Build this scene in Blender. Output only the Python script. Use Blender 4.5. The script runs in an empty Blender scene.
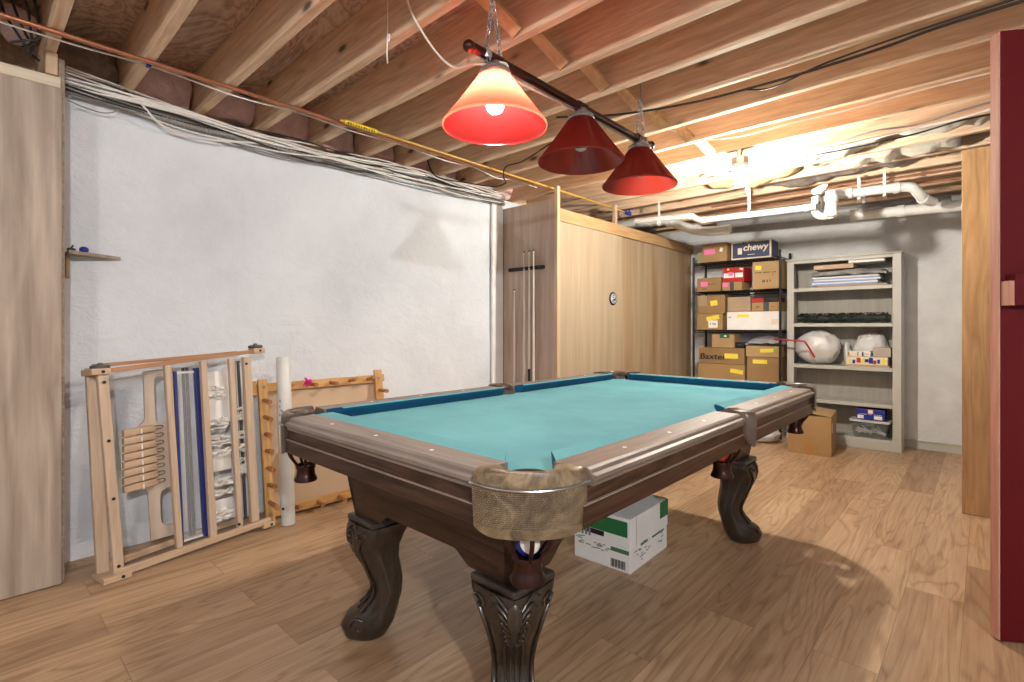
import bpy, bmesh, math, random
from mathutils import Vector, Matrix, noise
random.seed(11)
SC = bpy.context.scene
COL = SC.collection
PI = math.pi
V = Vector

# ------------------------------------------------------------------ helpers
def s2l(c):
    out = []
    for a in c[:3]:
        a /= 255.0
        out.append(a / 12.92 if a <= .04045 else ((a + .055) / 1.055) ** 2.4)
    return (*out, 1.0)

def catmull(pts, k=6):
    pts = [V(p) for p in pts]
    if len(pts) < 3:
        return pts
    P = [pts[0] * 2 - pts[1]] + pts + [pts[-1] * 2 - pts[-2]]
    out = []
    for i in range(1, len(P) - 2):
        a, b, c, d = P[i - 1], P[i], P[i + 1], P[i + 2]
        for j in range(k):
            t = j / k
            out.append(.5 * ((2 * b) + (c - a) * t + (2 * a - 5 * b + 4 * c - d) * t * t + (3 * b - a - 3 * c + d) * t ** 3))
    out.append(pts[-1])
    return out

class MB:
    """collects shapes and links them as ONE mesh object"""
    def __init__(s):
        s.v, s.f, s.m, s.mi = [], [], [], 0

    def add(s, vs, fs, mi=None):
        b = len(s.v)
        s.v += [tuple(p) for p in vs]
        for f in fs:
            s.f.append(tuple(b + i for i in f))
            s.m.append(s.mi if mi is None else mi)
        return s

    def box(s, x0, x1, y0, y1, z0, z1, mi=None):
        vs = [(x, y, z) for x in (x0, x1) for y in (y0, y1) for z in (z0, z1)]
        return s.add(vs, [(0, 1, 3, 2), (4, 6, 7, 5), (0, 4, 5, 1), (2, 3, 7, 6), (0, 2, 6, 4), (1, 5, 7, 3)], mi)

    def beam(s, p0, p1, w, h, up=(0, 0, 1), mi=None):
        p0, p1 = V(p0), V(p1)
        d = (p1 - p0).normalized()
        r = d.cross(V(up)).normalized()
        u = r.cross(d)
        vs = []
        for p in (p0, p1):
            for a, b in ((-1, -1), (1, -1), (1, 1), (-1, 1)):
                vs.append(p + r * a * w / 2 + u * b * h / 2)
        return s.add(vs, [(0, 1, 2, 3), (7, 6, 5, 4), (0, 4, 5, 1), (1, 5, 6, 2), (2, 6, 7, 3), (3, 7, 4, 0)], mi)

    def loft(s, rings, caps=True, closed=False, mi=None):
        n = len(rings[0])
        vs = [p for r in rings for p in r]
        fs = []
        m = len(rings)
        for i in range(m if closed else m - 1):
            a, b = i * n, ((i + 1) % m) * n
            for j in range(n):
                k = (j + 1) % n
                fs.append((a + j, a + k, b + k, b + j))
        if caps and not closed:
            fs.append(tuple(range(n))[::-1])
            fs.append(tuple((m - 1) * n + j for j in range(n)))
        return s.add(vs, fs, mi)

    def tube(s, pts, r, n=8, smooth=0, caps=True, mi=None, closed=False):
        pts = catmull(pts, smooth) if smooth else [V(p) for p in pts]
        rs = r if isinstance(r, (list, tuple)) else None
        rings = []
        up = V((0, 0, 1))
        prev = None
        for i, p in enumerate(pts):
            if closed:
                d = pts[(i + 1) % len(pts)] - pts[i - 1]
            else:
                d = pts[min(i + 1, len(pts) - 1)] - pts[max(i - 1, 0)]
            d = d.normalized() if d.length > 1e-9 else V((0, 0, 1))
            if prev is None:
                a = d.cross(up)
                if a.length < 1e-3:
                    a = d.cross(V((1, 0, 0)))
                a.normalize()
            else:
                a = prev - d * prev.dot(d)
                if a.length < 1e-6:
                    a = d.cross(up)
                a.normalize()
            prev = a
            b = d.cross(a)
            q = rs[min(i * len(rs) // len(pts), len(rs) - 1)] if rs else r
            rings.append([p + (a * math.cos(2 * PI * j / n) + b * math.sin(2 * PI * j / n)) * q for j in range(n)])
        return s.loft(rings, caps, closed, mi)

    def cyl(s, p0, p1, r0, r1=None, n=16, mi=None):
        p0, p1 = V(p0), V(p1)
        d = (p1 - p0).normalized()
        a = d.cross(V((0, 0, 1)))
        if a.length < 1e-3:
            a = V((1, 0, 0))
        a.normalize()
        b = d.cross(a)
        r1 = r0 if r1 is None else r1
        R = [[p + (a * math.cos(2 * PI * j / n) + b * math.sin(2 * PI * j / n)) * r for j in range(n)] for p, r in ((p0, r0), (p1, r1))]
        return s.loft(R, True, False, mi)

    def lathe(s, prof, c=(0, 0, 0), n=32, caps=True, mi=None):
        R = [[(c[0] + r * math.cos(2 * PI * j / n), c[1] + r * math.sin(2 * PI * j / n), c[2] + z) for j in range(n)] for r, z in prof]
        return s.loft(R, caps, False, mi)

    def prism(s, poly, fn, t0, t1, mi=None):
        n = len(poly)
        vs = [fn(a, b, t) for t in (t0, t1) for a, b in poly]
        fs = [tuple(range(n))[::-1], tuple(range(n, 2 * n))]
        for i in range(n):
            k = (i + 1) % n
            fs.append((i, k, n + k, n + i))
        return s.add(vs, fs, mi)

    def ball(s, c, r, n=16, sq=(1, 1, 1), mi=None, f=None):
        c = V(c)
        m = n // 2
        rings = []
        for i in range(1, m):
            th = PI * i / m
            ring = []
            for j in range(n):
                ph = 2 * PI * j / n
                d = V((math.sin(th) * math.cos(ph), math.sin(th) * math.sin(ph), -math.cos(th)))
                k = f(d) if f else 1
                ring.append(c + V((d.x * sq[0], d.y * sq[1], d.z * sq[2])) * r * k)
            rings.append(ring)
        vs = [p for q in rings for p in q]
        vs.append(c + V((0, 0, -r * sq[2] * (f(V((0, 0, -1))) if f else 1))))
        vs.append(c + V((0, 0, r * sq[2] * (f(V((0, 0, 1))) if f else 1))))
        b, t = len(vs) - 2, len(vs) - 1
        fs = []
        for i in range(m - 2):
            for j in range(n):
                k = (j + 1) % n
                fs.append((i * n + j, i * n + k, (i + 1) * n + k, (i + 1) * n + j))
        for j in range(n):
            k = (j + 1) % n
            fs.append((b, k, j))
            fs.append((t, (m - 2) * n + j, (m - 2) * n + k))
        return s.add(vs, fs, mi)

    def slab(s, fn, nu, nv, th, mi=None):
        """a sheet fn(u,v)->point with thickness th along its normal"""
        P = [[V(fn(i / nu, j / nv)) for j in range(nv + 1)] for i in range(nu + 1)]
        vs = []
        for lay in (0, 1):
            for i in range(nu + 1):
                for j in range(nv + 1):
                    du = P[min(i + 1, nu)][j] - P[max(i - 1, 0)][j]
                    dv = P[i][min(j + 1, nv)] - P[i][max(j - 1, 0)]
                    nn = du.cross(dv)
                    if nn.length > 1e-9:
                        nn.normalize()
                    vs.append(P[i][j] + nn * th * lay)
        w = nv + 1
        off = (nu + 1) * w
        fs = []
        for i in range(nu):
            for j in range(nv):
                a, b, c, d = i * w + j, (i + 1) * w + j, (i + 1) * w + j + 1, i * w + j + 1
                fs.append((d, c, b, a))
                fs.append((off + a, off + b, off + c, off + d))
        edge = [(i, 0) for i in range(nu)] + [(nu, j) for j in range(nv)] + [(i, nv) for i in range(nu, 0, -1)] + [(0, j) for j in range(nv, 0, -1)]
        for q in range(len(edge)):
            a = edge[q][0] * w + edge[q][1]
            e2 = edge[(q + 1) % len(edge)]
            b = e2[0] * w + e2[1]
            fs.append((a, b, off + b, off + a))
        return s.add(vs, fs, mi)

    def build(s, name, mats, parent=None, loc=(0, 0, 0), rot=(0, 0, 0), smooth=False, bevel=0, ang=35, seg=2):
        me = bpy.data.meshes.new(name)
        me.from_pydata(s.v, [], s.f)
        bm = bmesh.new()
        bm.from_mesh(me)
        bmesh.ops.recalc_face_normals(bm, faces=bm.faces)
        bm.to_mesh(me)
        bm.free()
        for m in (mats if isinstance(mats, (list, tuple)) else [mats]):
            me.materials.append(m)
        me.polygons.foreach_set('material_index', s.m)
        if smooth:
            me.polygons.foreach_set('use_smooth', [True] * len(me.polygons))
            me.set_sharp_from_angle(angle=math.radians(ang))
        me.update()
        o = bpy.data.objects.new(name, me)
        COL.objects.link(o)
        o.location = loc
        o.rotation_euler = rot
        if parent:
            o.parent = parent
        if bevel:
            b = o.modifiers.new('edge', 'BEVEL')
            b.width = bevel
            b.segments = seg
            b.limit_method = 'ANGLE'
            b.angle_limit = math.radians(40)
        return o

def tag(o, label, cat, group=None):
    o['label'] = label
    o['category'] = cat
    if group:
        o['group'] = group
    return o

def thing(name, label, cat, loc=(0, 0, 0), rot=(0, 0, 0), group=None):
    o = bpy.data.objects.new(name, None)
    COL.objects.link(o)
    o.location = loc
    o.rotation_euler = rot
    o.empty_display_size = .05
    return tag(o, label, cat, group)

def struct(o):
    o['kind'] = 'structure'
    return o

def dup(root, loc=None, rot=None):
    r = root.copy()
    COL.objects.link(r)
    if loc is not None: r.location = loc
    if rot is not None: r.rotation_euler = rot
    for ch in list(root.children):
        c = ch.copy(); COL.objects.link(c); c.parent = r
        for g in list(ch.children):
            d = g.copy(); COL.objects.link(d); d.parent = c
    return r

FONT = None
def text(body, size, name, m, parent, loc, rot, extrude=.0006, bold=0.0, shear=0, sx=1):
    cu = bpy.data.curves.new(name, 'FONT')
    cu.body = body
    cu.size = size
    cu.extrude = extrude
    cu.offset = bold
    cu.shear = shear
    cu.align_x = 'CENTER'
    cu.align_y = 'CENTER'
    tmp = bpy.data.objects.new('tmp', cu)
    COL.objects.link(tmp)
    bpy.context.view_layer.update()
    me = bpy.data.meshes.new_from_object(tmp.evaluated_get(bpy.context.evaluated_depsgraph_get()))
    bpy.data.objects.remove(tmp)
    me.name = name
    me.materials.clear()
    me.materials.append(m)
    o = bpy.data.objects.new(name, me)
    COL.objects.link(o)
    o.parent = parent
    o.location = loc
    o.rotation_euler = rot
    o.scale = (sx, 1, 1)
    return o

# ------------------------------------------------------------------ materials
class NT:
    def __init__(s, name):
        s.mat = bpy.data.materials.new(name)
        s.mat.use_nodes = True
        s.t = s.mat.node_tree
        s.t.nodes.clear()
        s.out = s.n('ShaderNodeOutputMaterial')

    def n(s, typ, ins=None, **kw):
        nd = s.t.nodes.new(typ)
        for k, v in kw.items():
            setattr(nd, k, v)
        for k, v in (ins or {}).items():
            sock = nd.inputs[k]
            if isinstance(v, bpy.types.NodeSocket):
                s.t.links.new(v, sock)
            else:
                sock.default_value = v
        return nd

    def coords(s, rnd=True):
        tc = s.n('ShaderNodeTexCoord')
        o = tc.outputs['Object']
        if rnd:
            oi = s.n('ShaderNodeObjectInfo')
            mu = s.n('ShaderNodeMath', {0: oi.outputs['Random'], 1: 37.0}, operation='MULTIPLY')
            cb = s.n('ShaderNodeCombineXYZ', {0: mu.outputs[0], 1: mu.outputs[0], 2: mu.outputs[0]})
            o = s.n('ShaderNodeVectorMath', {0: o, 1: cb.outputs[0]}, operation='ADD').outputs[0]
        return o

    def scale(s, vec, sc):
        return s.n('ShaderNodeVectorMath', {0: vec, 1: sc}, operation='MULTIPLY').outputs[0]

    def noise(s, vec, scale=1., detail=4., rough=.55, dist=0.):
        return s.n('ShaderNodeTexNoise', {'Vector': vec, 'Scale': scale, 'Detail': detail, 'Roughness': rough, 'Distortion': dist}).outputs[0]

    def ramp(s, fac, stops):
        r = s.n('ShaderNodeValToRGB', {0: fac})
        e = r.color_ramp.elements
        while len(e) > 1:
            e.remove(e[-1])
        e[0].position = stops[0][0]
        e[0].color = stops[0][1]
        for p, c in stops[1:]:
            q = e.new(p)
            q.color = c
        return r.outputs[0]

    def mix(s, fac, a, b, mode='MIX'):
        m = s.n('ShaderNodeMix', data_type='RGBA', blend_type=mode)
        for k, v in ((0, fac), (6, a), (7, b)):
            if isinstance(v, bpy.types.NodeSocket):
                s.t.links.new(v, m.inputs[k])
            else:
                m.inputs[k].default_value = v
        return m.outputs[2]

    def math(s, op, a, b=0.):
        return s.n('ShaderNodeMath', {0: a, 1: b}, operation=op).outputs[0]

    def bump(s, h, strength=.2, dist=.002):
        return s.n('ShaderNodeBump', {'Height': h, 'Strength': strength, 'Distance': dist}).outputs[0]

    def bsdf(s, col, rough=.5, metal=0., normal=None, coat=0., spec=.5, trans=0., alpha=None, sheen=0.):
        ins = {'Base Color': col, 'Roughness': rough, 'Metallic': metal, 'Coat Weight': coat, 'Specular IOR Level': spec, 'Transmission Weight': trans, 'Sheen Weight': sheen}
        if normal is not None:
            ins['Normal'] = normal
        if alpha is not None:
            ins['Alpha'] = alpha
        p = s.n('ShaderNodeBsdfPrincipled', ins)
        s.t.links.new(p.outputs[0], s.out.inputs[0])
        return p

G = lambda x: (x, x, x, 1)
_cache = {}
def plain(rgb, rough=.6, metal=0., vary=.08, sc=8., bump=0., coat=0., spec=.5):
    key = ('p', rgb, rough, metal, vary, sc, bump, coat, spec)
    if key in _cache:
        return _cache[key]
    t = NT('surface_%d' % len(_cache))
    c = s2l(rgb)
    v = t.coords()
    nz = t.noise(v, sc, 5)
    lo = tuple(a * (1 - vary * 1.6) for a in c[:3]) + (1,)
    hi = tuple(min(1, a * (1 + vary)) for a in c[:3]) + (1,)
    col = t.ramp(nz, [(.3, lo), (.7, hi)])
    nrm = t.bump(t.noise(v, sc * 6, 4), bump, .004) if bump else None
    t.bsdf(col, rough, metal, nrm, coat, spec)
    _cache[key] = t.mat
    return t.mat

def wood(name, dark, light, axis='Z', fine=1., rough=.6, knots=0., fig=.5, coat=0., bump=.15, stretch=14., spec=.4, rnd=True, contrast=1.):
    """straight-grained timber: noise stretched along the grain, with cathedral figure and knots"""
    t = NT(name)
    v = t.coords(rnd)
    k = {'X': 0, 'Y': 1, 'Z': 2}[axis]
    sc = [stretch * fine] * 3
    sc[k] = fine * 1.0
    g1 = t.noise(t.scale(v, tuple(a * 2.2 for a in sc)), 1., 6, .6, .6)
    g2 = t.noise(t.scale(v, tuple(a * (9 if i != k else 3) for i, a in enumerate(sc))), 1., 3, .6)
    f = t.math('ADD', t.math('MULTIPLY', g1, .7), t.math('MULTIPLY', g2, .3))
    if fig:
        sc2 = [5.5 * fine] * 3
        sc2[k] = .55 * fine
        base = t.noise(t.scale(v, tuple(sc2)), 1., 3, .5, .4)
        rings = t.math('FRACT', t.math('MULTIPLY', base, 9.))
        rings = t.math('ABSOLUTE', t.math('SUBTRACT', rings, .5))
        f = t.math('ADD', t.math('MULTIPLY', f, 1 - fig * .5), t.math('MULTIPLY', rings, fig))
    w = .22 / contrast
    col = t.ramp(f, [(.5 - w, s2l(dark)), (.5 + w, s2l(light))])
    if knots:
        kv = [9.] * 3
        kv[k] = 3.6
        vo = t.n('ShaderNodeTexVoronoi', {'Vector': t.scale(v, tuple(kv)), 'Scale': 1., 'Randomness': 1.}, feature='F1')
        sel = t.math('GREATER_THAN', t.n('ShaderNodeSeparateColor', {0: vo.outputs['Color']}).outputs[0], 1 - knots)
        kd = t.ramp(vo.outputs['Distance'], [(.0, G(1)), (.10, G(.9)), (.16, G(.3)), (.24, G(0))])
        km = t.math('MULTIPLY', sel, kd)
        col = t.mix(km, col, s2l(tuple(int(a * .42) for a in dark)))
    nrm = t.bump(f, bump, .002)
    t.bsdf(col, rough, 0, nrm, coat, spec)
    return t.mat
# ------------------------------------------------------------------ material set
M = {}
M['joist'] = wood('joist_pine', (192, 156, 124), (234, 208, 178), 'X', 1.5, .7, knots=.5, fig=.2, bump=.15, contrast=1.2)
M['stud'] = wood('stud_pine', (168, 140, 110), (206, 182, 152), 'Z', 1.0, .7, knots=.1, fig=.25)
M['stud_y'] = wood('plate_pine', (178, 140, 98), (222, 188, 145), 'Y', 1.0, .7, knots=.1, fig=.25)
M['loom'] = wood('pale_maple', (170, 146, 122), (202, 180, 158), 'Z', 1.4, .5, fig=.15, bump=.05)
M['loom_y'] = wood('pale_maple_rail', (168, 140, 112), (202, 176, 148), 'Y', 1.4, .5, fig=.15, bump=.05)
M['loom_red'] = wood('oiled_rail', (146, 104, 72), (184, 140, 104), 'Y', 1.4, .5, fig=.2, bump=.05)
M['warp_y'] = wood('golden_pine_rail', (176, 128, 72), (216, 172, 112), 'Y', 1.6, .5, fig=.3, bump=.05)
M['warp_z'] = wood('golden_pine_post', (176, 128, 72), (216, 172, 112), 'Z', 1.6, .5, fig=.3, bump=.05)
M['peg'] = wood('peg_beech', (140, 92, 52), (184, 132, 82), 'X', 1.6, .5, fig=.1, bump=.03)
M['closet'] = wood('birch_ply', (150, 133, 110), (176, 160, 136), 'Z', .55, .55, fig=.06, bump=.05, contrast=.9)
M['header'] = wood('header_pine', (158, 124, 84), (192, 158, 114), 'Y', .9, .6, fig=.3, bump=.05)
M['closetside'] = wood('grey_ply', (146, 124, 108), (190, 172, 156), 'Z', .7, .6, fig=.2, bump=.1, contrast=.9)
M['leftply'] = wood('weathered_ply', (132, 117, 103), (190, 175, 160), 'Z', .6, .65, fig=.3, bump=.15, contrast=1.1, stretch=9.)
M['oakply'] = wood('oak_ply', (154, 118, 78), (194, 158, 114), 'Z', 1.3, .55, knots=.0, fig=.3, bump=.06, stretch=9.)
M['railtop'] = wood('rail_wood', (92, 78, 70), (138, 124, 114), 'Y', 1.6, .48, fig=.2, bump=.05, spec=.5)
M['railtop_x'] = wood('rail_wood_short', (98, 88, 82), (144, 134, 127), 'X', 1.6, .48, fig=.2, bump=.05, spec=.5)
M['apron_y'] = wood('walnut_long', (26, 14, 9), (84, 54, 36), 'Y', 1.9, .42, fig=.5, bump=.1, spec=.5)
M['apron_x'] = wood('walnut_short', (24, 14, 10), (78, 54, 42), 'X', 1.9, .42, fig=.5, bump=.1, spec=.5)
M['leg'] = wood('black_gilt_wood', (10, 8, 7), (68, 54, 42), 'Z', 1.7, .3, fig=.1, bump=.2, spec=.6, contrast=.8)
M['cap'] = wood('cap_wood', (34, 28, 26), (78, 70, 66), 'X', 1.3, .33, fig=.2)
M['cue'] = wood('cue_maple', (196, 182, 166), (226, 216, 202), 'Z', 3., .35, fig=.05, bump=.0)
M['greywood'] = wood('weathered_grey', (128, 112, 98), (176, 160, 144), 'Y', 1.5, .7, fig=.2)

def mk_subfloor():
    t = NT('subfloor_ply')
    v = t.coords(False)
    a = t.noise(t.scale(v, (1.1, 2.6, 1)), 1., 4, .6, 1.2)
    rg = t.math('FRACT', t.math('MULTIPLY', a, 14.))
    rg = t.math('ABSOLUTE', t.math('SUBTRACT', rg, .5))
    b = t.noise(t.scale(v, (3, 30, 1)), 1., 4)
    f = t.math('ADD', t.math('MULTIPLY', rg, .7), t.math('MULTIPLY', b, .6))
    col = t.ramp(f, [(.2, s2l((130, 104, 86))), (.42, s2l((174, 144, 122))), (.75, s2l((204, 176, 152)))])
    vo = t.n('ShaderNodeTexVoronoi', {'Vector': t.scale(v, (2.2, 4.4, 1)), 'Scale': 1.})
    kd = t.ramp(vo.outputs['Distance'], [(.0, G(1)), (.1, G(.9)), (.15, G(0))])
    sel = t.math('GREATER_THAN', t.n('ShaderNodeSeparateColor', {0: vo.outputs['Color']}).outputs[0], .72)
    col = t.mix(t.math('MULTIPLY', kd, sel), col, s2l((48, 30, 24)))
    t.bsdf(col, .75)
    return t.mat
M['subfloor'] = mk_subfloor()

def mk_floor():
    t = NT('laminate_planks')
    tc = t.n('ShaderNodeTexCoord').outputs['Object']
    rot = t.n('ShaderNodeMapping', {0: tc, 1: (.37, .06, 0), 2: (0, 0, PI / 2)}).outputs[0]
    def brick(mort):
        b = t.n('ShaderNodeTexBrick', {'Vector': rot, 'Color1': G(0), 'Color2': G(1), 'Mortar': G(.5), 'Scale': 1., 'Mortar Size': mort, 'Mortar Smooth': .0, 'Bias': 0., 'Brick Width': 1.21, 'Row Height': .192})
        b.offset = .37
        b.offset_frequency = 2
        return b
    b = brick(.0012)
    rnd = b.outputs[0]
    off = t.n('ShaderNodeCombineXYZ', {0: t.math('MULTIPLY', rnd, 17.3), 1: t.math('MULTIPLY', rnd, 41.7), 2: 0.}).outputs[0]
    v = t.n('ShaderNodeVectorMath', {0: tc, 1: off}, operation='ADD').outputs[0]
    base = t.noise(t.scale(v, (4.2, .55, 1)), 1., 3, .5, .5)
    rings = t.math('FRACT', t.math('MULTIPLY', base, 15.))
    rings = t.math('MULTIPLY', t.math('ABSOLUTE', t.math('SUBTRACT', rings, .5)), 2.)
    rings = t.ramp(rings, [(.55, G(1)), (.95, G(0))])
    g1 = t.noise(t.scale(v, (34, 1.9, 1)), 1., 6, .65, .5)
    g2 = t.noise(t.scale(v, (130, 4, 1)), 1., 3, .6)
    f = t.math('ADD', t.math('MULTIPLY', g1, .55), t.math('ADD', t.math('MULTIPLY', g2, .3), t.math('MULTIPLY', rings, .13)))
    col = t.ramp(f, [(.30, s2l((144, 116, 90))), (.52, s2l((184, 156, 128))), (.76, s2l((208, 186, 160)))])
    tint = t.ramp(rnd, [(0, s2l((214, 202, 190))), (.5, s2l((240, 234, 224))), (1, s2l((255, 250, 240)))])
    col = t.mix(1., col, tint, 'MULTIPLY')
    col = t.mix(t.math('MULTIPLY', b.outputs[1], .55), col, s2l((88, 62, 44)))
    h = t.math('SUBTRACT', t.math('MULTIPLY', f, .3), b.outputs[1])
    t.bsdf(col, .38, 0, t.bump(h, .12, .001), 0, .45)
    return t.mat
M['floor'] = mk_floor()

def mk_closet2():
    # the far panel: same birch ply, with brown drip stains of its own
    t = NT('stained_birch_ply')
    v = t.coords(False)
    g = t.noise(t.scale(v, (12, 12, .6)), 1., 6, .6, .4)
    col = t.ramp(g, [(.3, s2l((146, 126, 100))), (.7, s2l((174, 155, 128)))])
    st = t.ramp(t.noise(t.scale(v, (3.2, 3.2, .35)), 1., 4, .6, .6), [(.5, G(0)), (.66, G(.75))])
    col = t.mix(st, col, s2l((142, 104, 66)))
    t.bsdf(col, .55, 0, None, 0, .4)
    return t.mat
M['closet2'] = mk_closet2()

def mk_wall():
    t = NT('white_parged_concrete')
    v = t.coords(False)
    a = t.noise(t.scale(v, (1, 1, 1)), 1.6, 5, .6)
    b = t.noise(t.scale(v, (1, 1, 1)), 22., 5, .6, .8)
    c = t.noise(t.scale(v, (7, 7, 11)), 1., 6, .65, 1.)
    col = t.ramp(a, [(.25, s2l((202, 207, 213))), (.55, s2l((218, 223, 228))), (.8, s2l((226, 231, 236)))])
    st = t.ramp(t.noise(t.scale(v, (5, 5, 1.1)), 1., 5, .7, 1.5), [(.60, G(0)), (.72, G(.5))])
    col = t.mix(t.math('MULTIPLY', st, .35), col, s2l((192, 188, 184)))
    h = t.math('ADD', t.math('MULTIPLY', b, .35), c)
    t.bsdf(col, .75, 0, t.bump(h, .8, .014), 0, .3)
    return t.mat
M['wall'] = mk_wall()

def mk_backwall():
    t = NT('painted_block_wall')
    v = t.coords(False)
    b = t.noise(v, 30., 5, .65, .6)
    c = t.noise(v, 5., 4)
    col = t.ramp(c, [(.3, s2l((202, 203, 204))), (.7, s2l((220, 221, 222)))])
    t.bsdf(col, .8, 0, t.bump(b, .5, .012), 0, .3)
    return t.mat
M['backwall'] = mk_backwall()

def mk_felt(name, lo, hi, sheen=.25):
    t = NT(name)
    v = t.coords(False)
    a = t.noise(v, 2.2, 5, .6)
    b = t.noise(v, 320., 2)
    f = t.math('ADD', t.math('MULTIPLY', a, .8), t.math('MULTIPLY', b, .2))
    col = t.ramp(f, [(.3, s2l(lo)), (.68, s2l(hi))])
    t.bsdf(col, .9, 0, t.bump(b, .15, .0008), 0, .15, sheen=sheen)
    return t.mat
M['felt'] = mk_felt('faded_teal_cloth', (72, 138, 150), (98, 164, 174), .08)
M['feltdark'] = mk_felt('shaded_blue_cloth', (10, 66, 98), (24, 86, 120), .05)  # undercut cushion faces: their shade is put into the cloth colour

def mk_leather():
    t = NT('basket_weave_leather')
    v = t.coords(False)
    sp = t.n('ShaderNodeSeparateXYZ', {0: v})
    u = t.math('MULTIPLY', t.math('ADD', sp.outputs[0], sp.outputs[1]), 120.)
    w = t.math('MULTIPLY', sp.outputs[2], 220.)
    fl = t.math('FLOOR', w)
    uu = t.math('ADD', u, t.math('MULTIPLY', fl, .5))
    fu = t.math('ABSOLUTE', t.math('SUBTRACT', t.math('FRACT', uu), .5))
    fw = t.math('ABSOLUTE', t.math('SUBTRACT', t.math('FRACT', w), .5))
    cell = t.math('MULTIPLY', t.math('SUBTRACT', .5, fu), t.math('SUBTRACT', .5, fw))
    wv = t.math('MULTIPLY', cell, 4.)
    zone = t.math('MULTIPLY', t.math('LESS_THAN', sp.outputs[2], .785), t.math('GREATER_THAN', sp.outputs[2], .697))
    wv = t.math('MULTIPLY', wv, zone)
    n = t.noise(v, 14., 6, .7, 1.)
    col = t.ramp(n, [(.32, s2l((58, 46, 33))), (.5, s2l((118, 101, 77))), (.68, s2l((156, 138, 110)))])
    pit = t.math('MULTIPLY', zone, t.ramp(wv, [(.0, G(1)), (.35, G(0))]))
    col = t.mix(t.math('MULTIPLY', pit, .5), col, s2l((78, 62, 44)))
    t.bsdf(col, .36, 0, t.bump(wv, .8, .003), 0, .5)
    return t.mat
M['leather'] = mk_leather()
M['leatherdark'] = plain((92, 78, 68), .35, 0, .2, 10)

def mk_shade():
    t = NT('red_cased_glass')
    lw = t.n('ShaderNodeBsdfTranslucent', {0: (.60, .056, .034, 1)})
    df = t.n('ShaderNodeBsdfDiffuse', {0: (.09, .0050, .0055, 1)})
    m1 = t.n('ShaderNodeMixShader', {0: .4, 1: df.outputs[0], 2: lw.outputs[0]})
    gl = t.n('ShaderNodeBsdfGlossy', {0: (1, 1, 1, 1), 1: .12})
    fr = t.n('ShaderNodeFresnel', {0: 1.45})
    m2 = t.n('ShaderNodeMixShader', {0: .05, 1: m1.outputs[0], 2: gl.outputs[0]})
    t.t.links.new(m2.outputs[0], t.out.inputs[0])
    return t.mat
M['shade'] = mk_shade()

def mk_emit(name, col, st):
    t = NT(name)
    e = t.n('ShaderNodeEmission', {0: col, 1: st})
    t.t.links.new(e.outputs[0], t.out.inputs[0])
    return t.mat

def mk_clear(name, col, alpha, rough=.1):
    t = NT(name)
    t.bsdf(s2l(col), rough, 0, None, 0, .6, alpha=alpha)
    return t.mat
M['clear'] = mk_clear('clear_film', (230, 234, 238), .16)
M['tub'] = mk_clear('clear_tub', (150, 158, 158), .24, .15)

def mk_insul(name, lo, hi, sc=9.):
    t = NT(name)
    v = t.coords()
    a = t.noise(v, sc, 7, .7, .6)
    col = t.ramp(a, [(.3, s2l(lo)), (.7, s2l(hi))])
    t.bsdf(col, .9, 0, t.bump(t.noise(v, sc * 4, 6, .7), .7, .02), 0, .1, sheen=.2)
    return t.mat
M['pink'] = mk_insul('pink_fibreglass', (222, 182, 180), (250, 226, 222))
M['brownbatt'] = mk_insul('dusty_batt', (120, 104, 92), (176, 160, 146))
M['greybatt'] = mk_insul('grey_batt', (84, 74, 66), (150, 136, 124))
M['whitebatt'] = mk_insul('torn_white_batt', (166, 158, 142), (206, 200, 186), 7.)
M['yellowbatt'] = mk_insul('yellow_batt', (176, 152, 98), (214, 196, 148), 7.)
M['copper'] = plain((188, 128, 98), .35, .8, .1, 6)
M['gas'] = plain((190, 150, 66), .4, 0, .1, 8)
M['gaslabel'] = plain((232, 206, 40), .5, 0, .05)
M['pvc'] = plain((204, 204, 200), .35, 0, .05, 6)
M['whitecable'] = plain((226, 222, 216), .5, 0, .06)
M['greycable'] = plain((132, 128, 124), .5, 0, .1)
M['blackcable'] = plain((26, 25, 26), .5, 0, .1)
M['steel'] = plain((168, 168, 170), .3, 1., .1)
M['chain'] = plain((170, 168, 168), .22, .7, .05)
M['bronze'] = plain((70, 48, 44), .28, .85, .15)
M['darkmetal'] = plain((78, 80, 82), .5, .3, .12)
M['blackmetal'] = plain((28, 29, 31), .45, .3, .15)
M['black'] = plain((22, 22, 24), .5, 0, .1)
M['white'] = plain((232, 231, 228), .55, 0, .04)
M['ivory'] = plain((232, 226, 214), .3, 0, .02)
M['card'] = plain((164, 132, 88), .75, 0, .06, 5)
M['card2'] = plain((150, 120, 80), .75, 0, .07, 5)
M['card3'] = plain((174, 144, 102), .75, 0, .06, 5)
M['cardbeige'] = plain((168, 146, 120), .75, 0, .06, 5)
M['backing'] = plain((196, 170, 142), .8, 0, .05, 3)
M['tape'] = plain((168, 124, 74), .3, 0, .05)
M['yellow'] = plain((238, 220, 74), .6, 0, .05)
M['pinkpaper'] = plain((240, 124, 176), .6, 0, .04)
M['hotpink'] = plain((222, 40, 140), .6, 0, .04)
M['redbox'] = plain((176, 30, 40), .5, 0, .08)
M['navy'] = plain((52, 62, 92), .55, 0, .06)
M['cream'] = plain((222, 212, 190), .6, 0, .04)
M['green'] = plain((34, 108, 62), .5, 0, .05)
M['greenlt'] = plain((70, 118, 72), .5, 0, .05)
M['blue'] = plain((24, 44, 140), .45, 0, .08)
M['bluetape'] = plain((36, 50, 122), .5, 0, .05)
M['redpaint'] = plain((88, 8, 16), .6, 0, .05, 3, 0., 0., .2)
M['rawedge'] = wood('raw_edge', (170, 108, 92), (206, 154, 132), 'Z', 1.2, .7, fig=.1)
M['bookcase'] = plain((184, 184, 177), .5, 0, .04, 3)
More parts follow.
